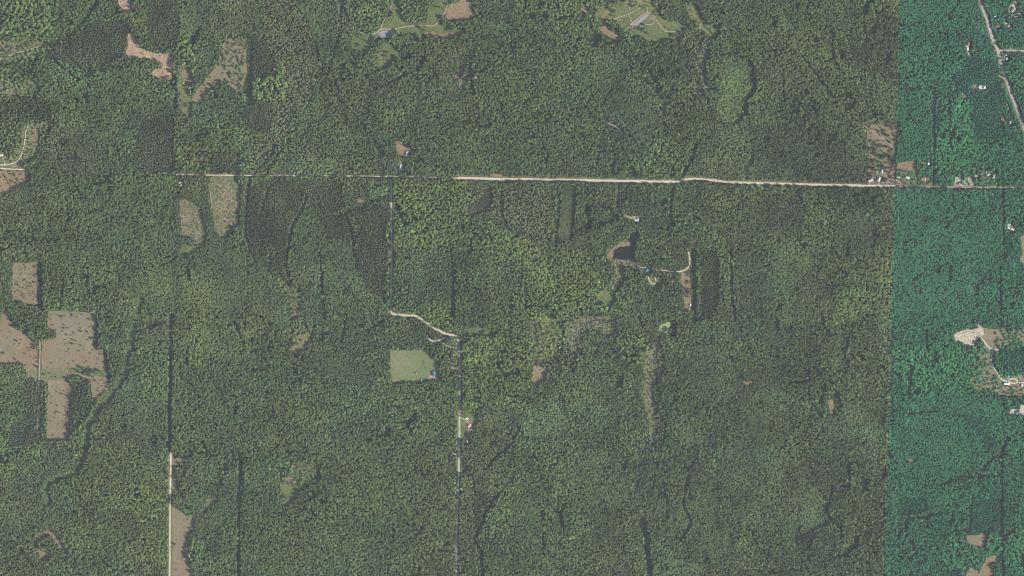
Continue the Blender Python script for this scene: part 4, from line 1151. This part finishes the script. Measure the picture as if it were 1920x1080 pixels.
house(1871, 48, 10, 5, 5, 'brown', 'brown roofed house in the clearing right of the highway bend')
house(1890.5, 48.5, 7, 5, 50, 'grey', 'grey roofed house on the sandy lot right of the brown roofed one')
house(1865.5, 30.5, 5, 4, 20, 'silver', 'silver cabin in a thin clearing right of the highway near the top', 'cabin', 'cabin', chim=False)
house(1815, 82.5, 9, 7, 85, 'brown', 'brown roofed house at the end of a white driveway left of the highway')
house(1814.2, 93, 11, 3.6, 88, 'white', 'long white trailer standing below the brown roofed house left of the highway', 'trailer', 'trailer', rise=.5, chim=False, wins=False)
house(1887, 110.5, 6, 5, 80, 'lightblue', 'light blue roofed cabin by the junction right of the highway', 'cabin', 'cabin', chim=False)
house(1886.8, 103, 4, 3, 0, 'white', 'tiny white shed above the light blue cabin at the highway junction', 'shed', 'shed', wins=False, chim=False)
house(1836, 162.5, 8, 5, 60, 'lightblue', 'pale blue roofed house with white yard in the dark plantation', ell=(5, 4, 3, -4))
house(1845.5, 163.5, 6, 4, 60, 'white', 'white garage right of the pale blue house in the dark plantation', 'garage', 'garage', chim=False)
house(1878.5, 222.5, 6, 5, 30, 'brown', 'small brown cabin on a sandy patch in the plantation left of the highway', 'cabin', 'cabin', chim=False)
house(1893.5, 229.5, 6.5, 5, 80, 'silver', 'silver roofed cabin beside the thin lane next to the highway', 'cabin', 'cabin', chim=False)
house(1891.5, 421, 8, 5, 10, 'lightblue', 'pale blue roofed house topmost on the small plot near the right edge')
house(1891.5, 427, 7, 4.5, -20, 'white', 'white house below the pale blue one on the small plot near the right edge')
house(1898.5, 430.3, 7, 3, -20, 'white', 'thin white trailer lowest on the small plot near the right edge', 'trailer', 'trailer', rise=.5, wins=False, chim=False)


# hedges in the mown field
def hedge(line, label):
    bm = bmesh.new()
    n = 0
    for (ax, ay), (bx, by) in zip(line[:-1], line[1:]):
        L = math.hypot(bx - ax, by - ay)
        for i in range(max(2, int(L / .7))):
            t = i / max(2, int(L / .7))
            x, y, z = P(ax + (bx - ax) * t, ay + (by - ay) * t)
            add_ico(bm, (x, y, 1.1 + random.uniform(-.2, .3)), (random.uniform(.6, 1.1), random.uniform(.9, 1.4)), 1, n, .3); n += 1
    me = bpy.data.meshes.new('hedge'); bm.to_mesh(me); bm.free(); me.materials.append(FOLS)
    o = bpy.data.objects.new('hedge', me); link(o); o.color = (.04, .055, .028, 1)
    tag(o, label, 'hedge')


hedge([(792.5, 676), (795, 682.5)], 'short dark hedge uppermost in the mown square field')
hedge([(796.7, 686.5), (798.2, 691)], 'short dark hedge left of the teal barn in the mown square field')
hedge([(775.5, 698.3), (779, 698.4)], 'short dark hedge in the middle of the mown square field')
hedge([(794, 713.2), (803, 713.4)], 'long dark hedge along the bottom edge of the mown square field')


# ------------------------------------------------------------------ vehicles
TYRE = simple_mat('tyre_rubber', (.03, .03, .03)); CG = simple_mat('car_glass', (.03, .04, .05), .1)
def car(px, py, rot, col, label, van=False):
    body = simple_mat('car_paint', col, .3, .03)
    e = bpy.data.objects.new('parked_car', None); link(e); tag(e, label, 'car')
    e.location = P(px, py, 1.35 if False else zc[0] + .02); e.rotation_euler = (0, 0, math.radians(rot))
    prof = [(-2.25, .35), (-2.3, .85), (-1.5, .98), (-.9, 1.0), (.9, 1.0), (2.2, .95), (2.3, .6), (2.2, .35)]
    V = [(x, -.88, z) for x, z in prof] + [(x, .88, z) for x, z in prof]
    k = len(prof)
    F = [tuple(range(k)), tuple(reversed(range(k, 2 * k)))] + [(i, k + i, k + (i + 1) % k, (i + 1) % k) for i in range(k)]
    mesh_obj('body', V, F, body, e)
    bk = 2.1 if van else 1.5
    V = [(-1.1, -.8, 1.0), (bk, -.8, 1.0), (bk, .8, 1.0), (-1.1, .8, 1.0), (-.4, -.68, 1.5), (bk - .3, -.68, 1.5), (bk - .3, .68, 1.5), (-.4, .68, 1.5)]
    mesh_obj('windows', V, [(0, 1, 5, 4), (1, 2, 6, 5), (2, 3, 7, 6), (3, 0, 4, 7)], CG, e)
    V, F = box(-.42, bk - .28, -.7, .7, 1.5, 1.57)
    mesh_obj('roof', V, F, body, e)
    for wx in (-1.4, 1.4):
        for wy in (-.85, .85):
            V = []; kk = 10
            for yy in (wy - .12, wy + .12):
                V += [(wx + .34 * math.cos(a), yy, .34 + .34 * math.sin(a)) for a in (i * 2 * math.pi / kk for i in range(kk))]
            F = [tuple(range(kk)), tuple(reversed(range(kk, 2 * kk)))] + [(i, kk + i, kk + (i + 1) % kk, (i + 1) % kk) for i in range(kk)]
            mesh_obj('wheel', V, F, TYRE, e)


for c_ in [
    (1915, 717.5, 10, (.75, .75, .75), 'white car on the driveway at the right edge beside the white cabin'),
    (1901.5, 728, 70, (.7, .7, .72), 'white car parked in the brown yard below the looped driveway', True),
    (1872.5, 723, 40, (.6, .62, .66), 'silver car parked left of the long white farmhouse'),
    (1862.5, 733, 20, (.7, .7, .7), 'pale car farthest left in the brown yard below the farmhouse'),
    (1897, 725, 0, (.55, .1, .08), 'red car parked below the long white farmhouse'),
    (1651, 324.5, 10, (.8, .8, .8), 'white car beside the pale blue garage near the seam', True),
    (814, 707.5, 30, (.7, .7, .7), 'white pickup in the sandy yard below the teal barn'),
    (754, 309, 85, (.3, .32, .36), 'grey car beside the long pale blue mobile home'),
    (884, 800, 40, (.7, .7, .7), 'white car in the yard right of the tan roofed house', True),
]:
    car(*c_)

# ------------------------------------------------------------------ haze
V, F = box(-17300, 17300, -17300, 17300, -1.0, CAMZ + 25)
hm = bpy.data.materials.new('air_haze'); hm.use_nodes = True
hn = hm.node_tree
for n in list(hn.nodes): hn.nodes.remove(n)
pv = hn.nodes.new('ShaderNodeVolumePrincipled')
pv.inputs['Color'].default_value = (.86, .93, 1.0, 1)
pv.inputs['Density'].default_value = 0.0000072
pv.inputs['Anisotropy'].default_value = 0.0
ho = hn.nodes.new('ShaderNodeOutputMaterial'); hn.links.new(pv.outputs[0], ho.inputs['Volume'])
hz = mesh_obj('haze', V, F, hm, None)
tag(hz, 'thin pale blue haze filling the air over the forest', 'haze', kind='stuff')
print('trees', ntree[0], 'points', sum(len(b[0]) for b in buck.values()))
